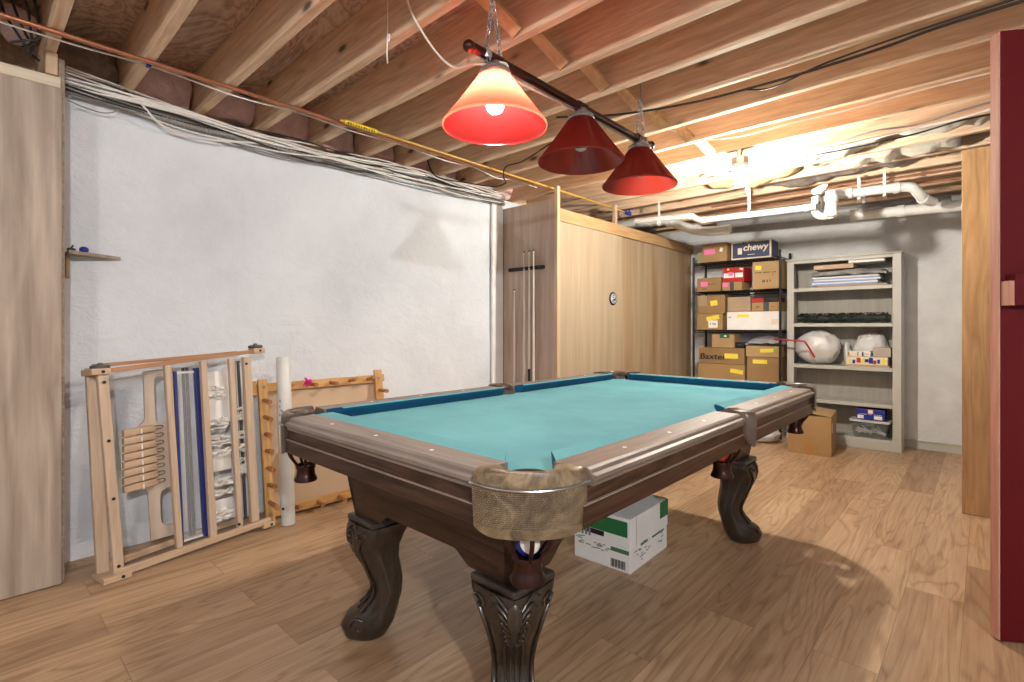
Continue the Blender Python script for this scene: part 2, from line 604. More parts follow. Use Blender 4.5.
M['bcback'] = wood('greyed_panel', (146, 142, 134), (176, 173, 165), 'Z', .6, .6, fig=.12, bump=.03, contrast=.8)
M['plasticbag'] = plain((206, 206, 206), .3, 0, .06, 9, .7)
M['garland'] = plain((44, 52, 44), .7, 0, .5, 26)
M['silver'] = plain((178, 178, 176), .4, .3, .25, 14, .4)
M['greyplastic'] = plain((128, 128, 128), .4, 0, .1, 8)
M['ply_edge'] = plain((214, 194, 160), .6, 0, .1, 20)
M['string'] = plain((236, 234, 228), .7, 0, .05)
M['ballblue'] = plain((30, 50, 140), .12, 0, .02)
M['ballred'] = plain((190, 60, 40), .12, 0, .02)
M['groove'] = plain((164, 144, 130), .35, 0, .1)

# ------------------------------------------------------------------ room
LAMP_E, BULB_E, REAR_E = 720., 2250., 4300.
M['paleplate'] = wood('pale_plate', (176, 160, 140), (212, 200, 180), 'Y', 1., .7, fig=.15)
H0 = 2.32      # underside of the joists
H1 = 2.555     # underside of the subfloor
XL, YB = -3.225, 6.03
XR, YR = 2.8, -2.4

struct(MB().box(XL - .2, XR, YR, YB + .2, -.12, 0).build('floor', M['floor']))
struct(MB().box(XL - .25, XR, YR, YB + .25, H1, H1 + .02).build('ceiling', M['subfloor']))

# the parged wall, slightly uneven
mb = MB()
def wl(u, v):
    y, z = YR + u * (YB - YR), v * 2.29
    d = .007 * noise.noise((y * 2.1, z * 2.1, 3.)) + .004 * noise.noise((y * 6, z * 6, 9.))
    return (XL + d - .006, y, z)
mb.slab(lambda u, v: wl(u, v), 190, 60, -.2)
struct(mb.build('wall_left', M['wall'], smooth=True))
struct(MB().box(XL - .2, 2.0, YB, YB + .2, 0, 2.3).build('wall_back', M['backwall']))
struct(MB().box(-.54, -.1, YB - .012, YB, 0, .07).box(-.54, -.1, YB - .02, YB, .07, .085).build('baseboard_back', M['bookcase'], bevel=.003))
# rim boards closing the joist ends
struct(MB().box(XL - .19, XL - .15, YR, YB + .2, 2.29, H1).build('trim_1', M['joist']))
struct(MB().box(XL - .19, XL - .02, .3, 3.36, 2.29, 2.318).build('trim_2', M['stud_y'], bevel=.003))

# joists, each a board of its own
FAR = [.281 - .3297 * k for k in range(7, 0, -1)] + [.281, .59, .929, 1.253, 1.594, 1.934, 2.252, 2.569, 2.906, 3.229, 3.578] + [3.578 + .33 * k for k in range(1, 8)]
rr = random.Random(5)
for i, y in enumerate(FAR):
    mb = MB()
    n = 14
    rings = []
    for q in range(n + 1):
        x = XL - .14 + (XR - XL + .12) * q / n
        a, b = (rr.uniform(-.002, .002) for _ in 'ab')
        rings.append([(x, y - .04 + a, H0 + b), (x, y + a, H0 + b), (x, y + a, H1 - .001), (x, y - .04 + a, H1 - .001)])
    mb.loft(rings)
    struct(mb.build('ceiling_joist', M['joist'], bevel=.003))
# wooden cross bridging in the bays
for i, y in enumerate(FAR):
    if y < 1.0 or y > 4.4:
        continue
    prev = FAR[i - 1]
    mb = MB().beam((-1.50 + rr.uniform(-.015, .015), prev + .012, H1 - .03), (-1.40 + rr.uniform(-.02, .02), y - .052, H0 + .012), .062, .02, up=(0, .6, .8))
    struct(mb.build('ceiling_bridging', M['stud_y'], bevel=.002))

# plywood partition at the near end of the parged wall
struct(MB().box(-2.992, -2.972, YR, .30, 0.004, 2.175).build('wall_partition_near', M['leftply'], bevel=.002))
struct(MB().box(-3.03, -2.968, YR, .296, 2.175, 2.222).build('trim_3', M['paleplate'], bevel=.003))
struct(MB().box(-3.045, -2.995, .262, .312, 0, H0 - .004).build('trim_4', M['greywood'], bevel=.003))
struct(MB().box(-3.20, -3.172, .29, .318, 0, 2.28).build('trim_5', M['stud'], bevel=.003))
struct(MB().box(-2.992, -2.952, .245, .285, 2.223, H0 - .002).build('trim_6', M['stud'], bevel=.003))

# plywood closet: side, studs, header and two sliding panels
YC, XC = 3.345, -2.588
struct(MB().box(XL + .006, XC - .03, YC, YC + .02, 0, 2.2).build('wall_closet_side', M['closetside'], bevel=.002))
struct(MB().box(XC - .03, XC + .004, YC - .004, YC + .035, 0, 2.30).build('trim_7', M['stud'], bevel=.003))
struct(MB().box(-2.66, -2.625, 4.31, 4.35, 2.13, H0 - .002).build('trim_8', M['stud'], bevel=.003))
struct(MB().box(XC - .02, XC + .004, YC + .036, 6.02, 2.012, 2.118).build('trim_9', M['header'], bevel=.003))
struct(MB().box(-2.70, -2.66, YC + .04, 6.02, 2.02, 2.12).build('trim_10', M['stud_y'], bevel=.003))
d1 = struct(MB().box(XC - .024, XC - .006, YC + .037, 4.33, .01, 2.011).build('door_2', M['closet'], bevel=.0015))
d2 = struct(MB().box(XC - .040, XC - .022, 4.342, 6.02, .01, 2.011).build('door_3', M['closet2'], bevel=.0015))
# round pull with a pale emblem
mb = MB()
R = Matrix.Rotation(PI / 2, 3, 'Y')
def rad(prof, c, n=32):
    rings = [[(c[0] + z, c[1] + r * math.cos(2 * PI * j / n), c[2] + r * math.sin(2 * PI * j / n)) for j in range(n)] for r, z in prof]
    return rings
mb.loft(rad([(.062, 0), (.064, .006), (.058, .012), (.05, .010), (.02, .010)], (XC - .006, 4.21, 1.40)))
pull = mb.build('door_pull', M['black'], d1, smooth=True)
mb = MB()
mb.loft(rad([(.047, 0), (.046, .004), (.041, .004), (.041, 0)], (XC + .004, 4.21, 1.40)), caps=False)
for a, b, c, d in ((-.02, -.02, -.02, .026), (-.02, .024, .016, .024), (.016, .024, .018, .004), (.018, .004, -.02, .0), (-.006, -.024, .022, -.026), (-.032, .008, -.03, -.014)):
    mb.beam((XC + .0065, 4.21 + a, 1.40 + b), (XC + .0065, 4.21 + c, 1.40 + d), .009, .004, up=(1, 0, 0))
mb.build('emblem', plain((196, 206, 224), .5), pull)

# pale strip closing the end of the parged wall
struct(MB().box(XL + .004, XL + .028, 3.20, 3.335, 0, 2.25).build('trim_11', M['white'], bevel=.004))

# plywood-faced partition on the other side, and its return to the back wall
struct(MB().box(-.10, 2.0, 4.12, 4.14, 0.002, 2.2).build('wall_right', M['oakply'], bevel=.002))
struct(MB().box(-.098, .0, 4.142, YB - .002, 0, 2.2).build('wall_right_return', M['backwall']))

# red door standing ajar: painted faces, raw edge, thick rail across it
th = math.atan2(.55, .836)
door = struct(MB().box(.001, .86, 0, .040, .006, 2.19).build('door_1', M['redpaint'], loc=(.043, 2.526, 0), rot=(0, 0, th), bevel=.002))
MB().box(-.005, .0005, .002, .042, .008, 2.188).build('door_edge', M['rawedge'], door, bevel=.001)
rl = MB().box(.014, .8, -.045, -.001, 1.205, 1.315).build('door_rail', M['redpaint'], door, bevel=.002)
MB().box(-.001, .0135, -.043, -.002, 1.206, 1.292).build('rail_end', M['rawedge'], rl, bevel=.001)
# ------------------------------------------------------------------ pool table
TX, TY = -1.307, 1.98
tb = thing('pool_table', 'carved dark wood pool table with faded teal cloth and leather pockets', 'pool table', (TX, TY, 0))
BX, BY = .56, 1.105            # cushion back lines
ZT = .8125

def arc(cx, cy, r, a0, a1, n=10):
    return [(cx + r * math.cos(a0 + (a1 - a0) * i / n), cy + r * math.sin(a0 + (a1 - a0) * i / n)) for i in range(n + 1)]

# bed: outline with pocket bites
poly = []
R9 = PI / 2
pc, pr = (.535, 1.08), .062
def corner(sx, sy, a0):
    return arc(sx * pc[0], sy * pc[1], pr, a0, a0 + (-1.5 * PI if False else -1.0 * PI), 12)
poly += [(-.455, -BY)]
poly += [(.455, -BY)]
poly += arc(.556, -1.106, .042, PI * 1.0, PI * .5, 8)
poly += [(BX, -.97), (BX, -.055)] + arc(BX + .012, 0, .05, -PI * .5 - .2, -PI * 1.5 + .2, 8) + [(BX, .055), (BX, .97)]
poly += arc(.552, 1.102, .046, -PI * .5, -PI, 8)
poly += [(.455, BY), (-.455, BY)]
poly += arc(-.552, 1.102, .046, 0, -PI * .5, 8)
poly += [(-BX, .97), (-BX, .055)] + arc(-BX - .012, 0, .05, PI * .5 - .2, -PI * .5 + .2, 8) + [(-BX, -.055), (-BX, -.97)]
poly += arc(-.552, -1.102, .046, PI * .5, 0, 8)
MB().prism(poly, lambda a, b, t: (a, b, t), .742, .776).build('cloth_bed', M['felt'], tb)

# cushions
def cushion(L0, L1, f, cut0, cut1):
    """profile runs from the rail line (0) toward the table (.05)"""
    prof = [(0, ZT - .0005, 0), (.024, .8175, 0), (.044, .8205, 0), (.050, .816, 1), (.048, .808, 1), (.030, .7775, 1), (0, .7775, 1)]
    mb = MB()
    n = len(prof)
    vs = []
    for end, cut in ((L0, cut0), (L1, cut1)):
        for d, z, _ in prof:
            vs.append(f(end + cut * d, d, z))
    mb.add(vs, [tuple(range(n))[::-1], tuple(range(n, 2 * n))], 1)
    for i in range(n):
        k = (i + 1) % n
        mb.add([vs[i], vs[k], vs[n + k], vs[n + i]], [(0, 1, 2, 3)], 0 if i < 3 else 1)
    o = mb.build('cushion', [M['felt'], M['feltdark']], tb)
    bm = bmesh.new(); bm.from_mesh(o.data)
    bmesh.ops.remove_doubles(bm, verts=bm.verts, dist=1e-5)
    bmesh.ops.recalc_face_normals(bm, faces=bm.faces)
    bm.to_mesh(o.data); bm.free()
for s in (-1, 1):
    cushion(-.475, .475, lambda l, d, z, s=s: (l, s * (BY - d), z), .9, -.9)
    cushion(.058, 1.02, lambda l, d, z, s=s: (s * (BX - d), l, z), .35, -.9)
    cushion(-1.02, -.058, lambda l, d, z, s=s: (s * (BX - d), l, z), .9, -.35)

# rails with a moulded outer edge; sights as sub-parts
RP = [(0, ZT), (.088, ZT), (.096, .808), (.100, .800), (.112, .797), (.114, .788), (.106, .782), (.104, .772), (0, .772)]
def rail(L0, L1, f, m, sights, c0, c1):
    mb = MB()
    n = len(RP)
    a = [f(L0 + c0 * d, d, z) for d, z in RP]
    b = [f(L1 + c1 * d, d, z) for d, z in RP]
    mb.loft([a, b])
    o = mb.build('rail', m, tb, bevel=.0015)
    for q in sights:
        mb = MB()
        c = f(q, .05, ZT)
        mb.lathe([(.0062, -.002), (.0062, .0006), (.004, .0011)], c, 12)
        mb.build('sight', M['ivory'], o, smooth=True)
for s in (-1, 1):
    e = .485 if s < 0 else .445
    rail(-e, e, lambda l, d, z, s=s: (l, s * (BY + d), z), M['railtop_x'], (-.26, 0, .26), .12, -.12)
    rail(.045, .99, lambda l, d, z, s=s: (s * (BX + d), l, z), M['railtop'], (.27, .53, .79), 0, -.12)
    rail(-1.03, -.045, lambda l, d, z, s=s: (s * (BX + d), l, z), M['railtop'], (-.79, -.53, -.27), .12, 0)

# aprons under the rails, with a pale groove line
for s in (-1, 1):
    mb = MB()
    e = .50 if s < 0 else .45
    mb.box(-e, e, s * 1.175, s * 1.203, .738, .7715)
    mb.box(-e, e, s * 1.175, s * 1.197, .735, .738)
    mb.box(-e, e, s * 1.175, s * 1.207, .690, .735)
    o = mb.build('apron', M['apron_x'], tb, bevel=.002)
    MB().box(-e, e, s * 1.199, s * 1.2085, .7352, .7372).build('inlay_line', M['groove'], o)
    mb = MB()
    mb.box(s * .63, s * .658, -1.05, .99, .738, .7715)
    mb.box(s * .63, s * .652, -1.05, .99, .735, .738)
    mb.box(s * .63, s * .662, -1.05, .99, .690, .735)
    o = mb.build('apron', M['apron_y'], tb, bevel=.002)
    MB().box(s * .654, s * .6635, -1.05, .99, .7352, .7372).build('inlay_line', M['groove'], o)

# tapered cabinet: arched panels
ZB = .447
LN, LF = -.93, .80             # leg centres along the table
LXc = .338
bx0, bx1 = .388, .425
yn0, yn1 = -.998, -1.035
yf0, yf1 = .875, .915
def arch(a0, a1, t0, t1, zarch, foot=.16, run=.07):
    """polygon in (s,z): a0..a1 at the bottom, t0..t1 at the top"""
    P = [(a0, ZB), (a0 + foot, ZB)]
    for i in range(1, 9):
        u = i / 8
        P.append((a0 + foot + run * u, ZB + (zarch - ZB) * (u * u * (3 - 2 * u))))
    for i in range(8, 0, -1):
        u = i / 8
        P.append((a1 - foot - run * u, ZB + (zarch - ZB) * (u * u * (3 - 2 * u))))
    P += [(a1 - foot, ZB), (a1, ZB), (t1, .70), (t0, .70)]
    return P
kz = lambda z: (z - ZB) / (.70 - ZB)
pe = arch(-bx0, bx0, -bx1, bx1, .487, .15)
MB().prism(pe, lambda a, z, t: (a, yn0 + (yn1 - yn0) * kz(z) + t, z), 0, .02).build('end_panel', M['apron_x'], tb)
MB().prism(pe, lambda a, z, t: (a, yf0 + (yf1 - yf0) * kz(z) - t, z), 0, .02).build('end_panel', M['apron_x'], tb)
ps = arch(yn0, yf0, yn1, yf1, .505, .16, .07)
for s in (-1, 1):
    MB().prism(ps, lambda a, z, t: (s * (bx0 + (bx1 - bx0) * kz(z) - t), a, z), 0, .02).build('side_panel', M['apron_y'], tb)
MB().box(-.56, .56, -1.08, 1.08, .701, .741).build('slate', M['darkmetal'], tb)

# one cabriole leg, outward diagonal (1,-1)
def make_leg():
    D = V((1, -1, 0)).normalized()
    T = V((1, 1, 0)).normalized()
    #  z, shift along diagonal, half width across, half depth along, squareness
    S = [(.0, .045, .045, .05, 2.4), (.012, .050, .060, .075, 2.4), (.05, .045, .070, .094, 2.4), (.085, .030, .068, .090, 2.5), (.115, .0, .062, .066, 2.7),
         (.15, -.022, .060, .054, 2.8), (.19, -.030, .060, .050, 2.8), (.235, -.018, .064, .056, 2.7), (.28, .000, .070, .066, 2.5), (.33, .014, .082, .082, 2.2), (.375, .012, .102, .102, 1.6),
         (.405, .004, .114, .112, 1.35), (.424, .0, .116, .116, 1.2)]
    rings = []
    n = 40
    # dense rings by interpolation
    SS = []
    for i in range(len(S) - 1):
        for q in range(3):
            u = q / 3
            SS.append(tuple(a + (b - a) * u for a, b in zip(S[i], S[i + 1])))
    SS.append(S[-1])
    for z, d, w, dep, sq in SS:
        ring = []
        for j in range(n):
            ph = 2 * PI * j / n
            c, s = math.cos(ph), math.sin(ph)
            k = (abs(c) ** sq + abs(s) ** sq) ** (-1 / sq)
            # flutes that run down the shaft
            fl = 1 + (.03 * math.cos(ph * 10) if .1 < z < .36 else 0)
            p = D * (d + c * k * dep * fl) + T * (s * k * w * fl)
            ring.append((p.x, p.y, z))
        rings.append(ring)
    mb = MB()
    mb.loft(rings)
    leg = mb.build('leg', M['leg'], tb, smooth=True, ang=60)
    # cap
    mb = MB()
    mb.box(-.085, .085, -.085, .085, .424, .446)
    mb.build('leg_cap', M['cap'], leg, bevel=.006, seg=3)
    # interpolated outer surface point at height z and across-offset a (-1..1) on the outward side
    def surf(z, a, out=.003):
        for i in range(len(SS) - 1):
            if SS[i][0] <= z <= SS[i + 1][0]:
                u = (z - SS[i][0]) / (SS[i + 1][0] - SS[i][0])
                q = tuple(p + (r - p) * u for p, r in zip(SS[i], SS[i + 1]))
                break
        else:
            q = SS[-1]
        _, d, w, dep, sq = q
        a = max(-.999, min(.999, a))
        c = (1 - abs(a) ** sq) ** (1 / sq)
        p = D * (d + c * dep + out * c) + T * (a * (w + out))
        return (p.x, p.y, z)
    # acanthus plumes and oval medallion on the knee
    mb = MB()
    for s in (-1, 1):
        for k in range(7):
            z0 = .414 - k * .019
            a1 = s * (.62 - .05 * k)
            z1 = z0 - .004 + .016 * (1 - k / 7)
            mb.tube([surf(z0 - .02, s * .16), surf(z0 - .002, s * .30), surf(z1, a1 * .75), surf(z1 - .014, a1)], [.0042, .005, .004, .0025], 6, 4)
        mb.tube([surf(.40, s * .93), surf(.385, s * .90), surf(.34, s * .88), (surf(.27, s * .85)), surf(.18, s * .84), surf(.11, s * .84)], .0055, 6, 4)
        mb.tube([surf(.395 + .012 * math.sin(t), s * (.82 + .10 * math.cos(t))) for t in [i * .55 for i in range(12)]], .004, 6, 2)
        mb.tube([surf(.30, s * .28), surf(.24, s * .36), surf(.17, s * .34), surf(.11, s * .30)], .004, 6, 4)
        mb.tube([surf(.28, s * .10), surf(.20, s * .12), surf(.12, s * .10)], .0035, 6, 4)
    mb.build('carving', M['leg'], leg, smooth=True, ang=60)
    mb = MB()
    c = V(surf(.376, 0, -.004))
    rings = []
    for rr_, off in ((1, 0), (1, .006), (.8, .010), (.4, .012), (.1, .0125)):
        rings.append([c + D * off + T * (.020 * rr_ * math.cos(2 * PI * j / 24)) + V((0, 0, .037 * rr_ * math.sin(2 * PI * j / 24))) for j in range(24)])
    mb.loft(rings)
    mb.build('medallion', M['leg'], leg, smooth=True)
    # volutes on the foot
    for s in (-1, 1):
        mb = MB()
        base = D * .062 + T * s * .064
        mb.tube([base + D * (.034 - .0022 * i) * math.cos(i * .5) + V((0, 0, .062 + (.034 - .0022 * i) * math.sin(i * .5))) for i in range(14)], .006, 6, 2)
        mb.build('foot_scroll', M['leg'], leg, smooth=True, ang=60)
    return leg
leg0 = make_leg()
leg0.location = (LXc, LN, 0)
for (x, y, a) in ((LXc, LF, PI / 2), (-LXc + .01, LF, PI), (-LXc + .01, LN, -PI / 2)):
    l = leg0.copy(); COL.objects.link(l); l.parent = tb
    l.location = (x, y, 0); l.rotation_euler = (0, 0, a)
    for g in list(leg0.children):
        d = g.copy(); COL.objects.link(d); d.parent = l

# pocket castings
def make_pocket(D, T, half, off, bulge, rin, zlow, zmid, span, m, strap, name, pw=.8, zend=.692):
    D, T = V(D).normalized(), V(T).normalized()
    mb = MB()
    rings = []
    N = 24
    for i in range(N + 1):
        t = -1 + 2 * i / N
        o = T * half * t + D * (off + bulge * (1 - t * t) ** pw)
        ph = t * span
        inn = D * math.cos(ph) * rin + T * math.sin(ph) * rin
        zb = zlow if abs(t) < zmid else zlow + (zend - zlow) * ((abs(t) - zmid) / (1 - zmid)) ** 2
        on = (o - inn).normalized()
        sec = []
        for k, (a, z) in enumerate(((0, .796), (0, .811), (.12, .8175), (.5, .822), (.85, .8195), (.97, .812))):
            p = inn.lerp(o, a)
            sec.append((p.x, p.y, z))
        for a, z in ((1.0, .797), (1.03, .78), (1.02, .745)):
            p = inn + (o - inn).normalized() * (o - inn).length * a
            sec.append((p.x, p.y, max(z, zb + .01)))
        p = o - on * .002
        sec.append((p.x, p.y, zb))
        p = o - on * .016
        sec.append((p.x, p.y, zb + .002))
        sec.append((p.x, p.y, .785))
        rings.append(sec)
    mb.loft(rings)
    o = mb.build(name, m, tb, smooth=True, ang=50)
    if strap:
        mb = MB()
        pts = []
        for i in range(N + 1):
            t = -1.06 + 2.12 * i / N
            tt = max(-1, min(1, t))
            q = T * half * t + D * (off + (bulge * (1 - tt * tt) ** pw) + .005)
            pts.append((q.x, q.y, .789 - .006 * (1 - tt * tt)))
        mb.tube(pts, .0032, 8)
        mb.build('strap', M['steel'], o, smooth=True)
    # dark leather cup inside the hole
    mb = MB()
    mb.lathe([(.052, .795), (.054, .74), (.050, .70), (.046, .70), (.049, .74), (.048, .795)], (0, 0, 0), 24, caps=False)
    mb.build('pocket_liner', M['leatherdark'], o, smooth=True)
    return o
def make_cage(parent, c, zt):
    """open claw cup that catches the balls"""
    mb = MB()
    for k in range(7):
        a = 2 * PI * k / 7 + .2
        f = lambda r, z, a=a: (c[0] + r * math.cos(a), c[1] + r * math.sin(a), z)
        mb.tube([f(.056, zt), f(.062, zt - .022), f(.054, zt - .045), f(.036, zt - .068), f(.031, zt - .080)], .0055, 8, 5)
    z = zt - .077
    mb.lathe([(.026, z - .004), (.034, z + .004), (.036, z - .004), (.032, z - .014), (.034, z - .034), (.042, z - .050), (.040, z - .056), (.010, z - .058)], (c[0], c[1], 0), 24)
    mb.lathe([(.050, zt + .004), (.060, zt + .004), (.060, zt - .006), (.050, zt - .006)], (c[0], c[1], 0), 24, caps=False)
    return mb.build('ball_cage', M['bronze'], parent, smooth=True, ang=50)
r2 = 1 / math.sqrt(2)
pk = make_pocket((1, -1, 0), (1, 1, 0), .126, .028, .050, .058, .677, .62, math.radians(100), M['leather'], True, 'corner_pocket')
cg = make_cage(pk, (0, -.004), .690)
pk.location = (.550, -1.106, 0)
pf = make_pocket((1, -1, 0), (1, 1, 0), .172, .0, .074, .058, .685, .45, math.radians(100), M['leatherdark'], False, 'corner_pocket', zend=.72)
make_cage(pf, (0, -.004), .690)
for (x, y, a) in ((.550, 1.096, PI / 2), (-.555, 1.10, PI), (-.552, -1.104, -PI / 2)):
    if a == PI / 2:
        pf.location = (x, y, 0); pf.rotation_euler = (0, 0, a)
        continue
    o = (pf if y > 0 else pk).copy(); COL.objects.link(o); o.parent = tb
    o.data = o.data.copy()
    o.data.materials[0] = M['leatherdark']
    o.location = (x, y, 0); o.rotation_euler = (0, 0, a)
    for g in list((pf if y > 0 else pk).children):
        d = g.copy(); COL.objects.link(d); d.parent = o
sp = make_pocket((1, 0, 0), (0, 1, 0), .036, .092, .026, .040, .692, .3, math.radians(98), M['leatherdark'], False, 'side_pocket', zend=.74)
make_cage(sp, (-.005, 0), .690)
sp.location = (.575, 0, 0)
o = sp.copy(); COL.objects.link(o); o.parent = tb
o.location = (-.575, 0, 0); o.rotation_euler = (0, 0, PI)
for g in list(sp.children):
    d = g.copy(); COL.objects.link(d); d.parent = o

def ball_at(name, label, m, loc, band=None):
    mb = MB()
    mb.ball((0, 0, 0), .0285, 24)
    if band is not None:
        n = len(mb.f)
        for i, f in enumerate(mb.f):
            z = sum(mb.v[j][2] for j in f) / len(f)
            if abs(z) < .014: mb.m[i] = 1
    o = mb.build(name, [M['ivory'], m] if band is not None else [m, m], loc=loc, rot=(.6, .9, .3), smooth=True, ang=180)
    return tag(o, label, 'billiard ball')
ball_at('billiard_ball', 'blue and white billiard ball held in the near corner pocket cage', M['ballblue'], (TX + .550, TY - 1.110, .6405), 1)
ball_at('billiard_ball', 'red billiard ball held in the side pocket cage', M['ballred'], (TX + .570, TY, .6405))
struct(MB().box(XL - .2, 2.0, YB + .06, YB + .1, 2.28, H1).build('trim_13', M['joist']))
# ------------------------------------------------------------------ hanging billiard lamp
LX = TX
lamp = thing('billiard_lamp', 'three-shade billiard lamp with red glass cones hung from chains', 'lamp', (LX, 1.86, 1.856))
LY = (-.54, .0, .52)
ZBAR = .245
MB().tube([(0, -.665, ZBAR + .003), (0, .64, ZBAR - .004)], .0175, 16).build('bar', M['bronze'], lamp, smooth=True)
for y in (-.668, .643):
    MB().ball((0, y, ZBAR), .022, 14).build('bar_finial', M['bronze'], lamp, smooth=True)
for y in LY:
    MB().cyl((0, y - .03, ZBAR), (0, y + .03, ZBAR), .0215, n=16).build('bar_collar', M['bronze'], lamp, smooth=True, ang=50)
for i, y in enumerate(LY):
    mb = MB()
    prof = [(.186, .0), (.190, .002), (.190, .008), (.184, .014), (.124, .094), (.076, .162), (.062, .182), (.050, .190), (.044, .192)]
    mb.lathe(prof, (0, 0, 0), 64, caps=False)
    sh = mb.build('lamp_shade', M['shade'], lamp, (0, y, 0), smooth=True, ang=70)
    mb = MB()
    mb.lathe([(.006, .20), (.056, .188), (.060, .193), (.056, .206), (.040, .218), (.030, .226), (.026, .234)], (0, 0, 0), 28)
    mb.build('shade_cap', M['chain'], sh, smooth=True, ang=50)
    mb = MB()
    mb.lathe([(.017, .185), (.018, .15), (.016, .125)], (0, 0, 0), 16)
    mb.build('socket', M['black'], sh, smooth=True)
    mb = MB()
    mb.ball((0, 0, .082), .032, 20)
    mb.lathe([(.029, .095), (.015, .128)], (0, 0, 0), 20)
    mb.build('bulb', mk_emit('lit_bulb', (1, .86, .70, 1), LAMP_E) if i == 0 else M['ivory'], sh, smooth=True)

def chain(a, b, n, name, parent, slack=0., r=.0022, lw=.0085):
    mb = MB()
    a, b = V(a), V(b)
    d = (b - a)
    u = d.normalized()
    s1 = u.cross(V((0, 1, .13))).normalized()
    s2 = u.cross(s1)
    L = d.length / n
    for i in range(n):
        c = a + d * ((i + .5) / n)
        s = s1 if i % 2 else s2
        pts = []
        for j in range(14):
            t = 2 * PI * j / 14
            pts.append(c + u * (L * .66) * math.cos(t) + s * lw * math.sin(t))
        mb.tube(pts, r, 6, closed=True, caps=False)
    return mb.build(name, M['chain'], parent, smooth=True, ang=180)
HK = H1 - 1.856 - .235
for y0, sgn in ((-.585, 1), (.565, -1)):
    chain((0, y0 + .0 * sgn, ZBAR + .015), (0, y0 + .03 * sgn, .455), 9, 'chain', lamp)
    chain((.0, y0 + .075 * sgn, ZBAR + .015), (0, y0 + .035 * sgn, .455), 8, 'chain', lamp)
    chain((.012, y0 + .0 * sgn, ZBAR - .012), (.014, y0 + .002 * sgn, ZBAR - .085), 4, 'chain', lamp)
    MB().tube([(0, y0 + .03 * sgn, .452), (0, y0 + .036 * sgn, .575), (0, y0 + .036 * sgn, .66)], .0032, 8).build('hanger_wire', M['steel'], lamp, smooth=True)
    MB().lathe([(.02, ZBAR - .012), (.024, ZBAR), (.02, ZBAR + .016)], (0, y0, 0), 16).build('chain_mount', M['chain'], lamp, smooth=True)
# flex from the ceiling to the bar
MB().tube([(-.36, -.69, .66), (-.33, -.675, .51), (-.255, -.62, .35), (-.17, -.59, .26), (-.07, -.585, .238), (.0, -.57, .218), (.035, -.52, .228), (-.012, -.42, .221), (-.022, -.1, .232), (-.022, .3, .232), (-.022, .5, .232)], .0042, 8, 8).build('flex', M['ivory'], lamp, smooth=True)

# pull string with a knot, hanging between joists
mb = MB()
mb.tube([(0, 0, .0), (.002, 0, -.16), (0, 0, -.235)], .0016, 6, 4)
mb.tube([(0, 0, -.235), (.006, .003, -.25), (.016, .0, -.235), (.012, -.003, -.225), (.0, .0, -.24), (-.003, 0, -.30), (.002, .0, -.34)], .0028, 6, 4)
tag(mb.build('pull_string', M['string'], loc=(-1.80, 1.19, H1 - .002), smooth=True), 'knotted white string dangling beside the first lit lampshade', 'string')

# ------------------------------------------------------------------ bare bulbs in porcelain holders
def holder(loc, label, E, col, drop=.10, cord=True):
    t = thing('ceiling_light', label, 'light', loc)
    x = MB()
    x.lathe([(.055, 0), (.058, -.012), (.05, -.028), (.03, -.040), (.026, -.062), (.018, -.066)], (0, 0, 0), 28)
    x.build('lampholder', M['ivory'], t, smooth=True, ang=50)
    x = MB()
    x.ball((0, 0, -.115), .034, 20)
    x.lathe([(.031, -.10), (.016, -.066)], (0, 0, 0), 20)
    x.build('bulb', mk_emit('bare_bulb', col, E), t, smooth=True)
    if cord:
        MB().tube([(.04, 0, -.03), (.042, 0, -.10), (.041, .002, -.20)], .0014, 6).build('pull_cord', M['string'], t, smooth=True)
    return t
bk = holder((-1.207, 3.56, 2.222), 'bare glowing bulb in a white holder among the torn insulation', BULB_E, (1, .93, .82, 1))
mb = MB()
mb.cyl((0, 0, .001), (0, 0, .046), .058, n=8)
mb.build('junction_box', M['steel'], bk, bevel=.002)
MB().cyl((0, 0, .0465), (0, 0, .0975), .02, n=12).build('mounting_stem', M['steel'], bk)
holder((-1.05, -.92, 2.25), 'added unseen fill bulb over the floor before the near plywood partition', 550., (1, .95, .9, 1))  # extra bulb out of view, added to brighten the ceiling
holder((1.80, -.62, 2.318), 'bare ceiling bulb over the open floor on the near side of the red door', REAR_E, (.97, .98, 1, 1))

# ------------------------------------------------------------------ copper and gas lines, cables
def run(name, pts, r, m, label, cat, group=None, k=6, n=8):
    pts = [V(p) for p in pts]
    o = pts[0]
    b = MB().tube([p - o for p in pts], r, n, k)
    return tag(b.build(name, m, loc=o, smooth=True), label, cat, group)
zc = H0 - .014
run('copper_pipe', [(-2.715, -1.5, zc), (-2.716, 1.0, zc), (-2.717, 1.60, zc - .001), (-2.72, 2.5, zc), (-2.72, 3.2, zc)], .0105, M['copper'], 'long copper pipe running below the joists near the white wall', 'pipe', k=2, n=12)
gp = thing('gas_line', 'yellow gas line with printed sleeve and blue end fitting under the joists', 'pipe', (-2.686, 1.46, zc))
MB().tube([(.0, 0, 0), (.0, .2, 0), (0, 1.2, 0), (0, 2.5, 0), (.012, 3.12, -.012)], .0085, 12, 4).build('hose', M['gas'], gp, smooth=True)
mb = MB().tube([(.0, .03, .001), (.0, .13, .001), (0, .24, .001)], .0125, 12)
mb.build('sleeve', M['gaslabel'], gp, smooth=True)
mb = MB()
for k in range(11):
    y = .045 + k * .017
    for a in (-.6, -.1, .4):
        mb.box(.0126 * math.cos(a) - .002, .0004 + .0126 * math.cos(a), y, y + .009 - (k % 3) * .002, -.0126 * .5 + a * .008, -.0126 * .5 + a * .008 + .003)
mb.build('print_mark', M['black'], gp)
mb = MB()
mb.cyl((.012, 3.10, -.012), (.014, 3.17, -.014), .017, n=12)
mb.box(-.005, .03, 3.165, 3.215, -.03, .004)
mb.cyl((.012, 3.20, -.01), (.012, 3.20, .035), .007, n=10)
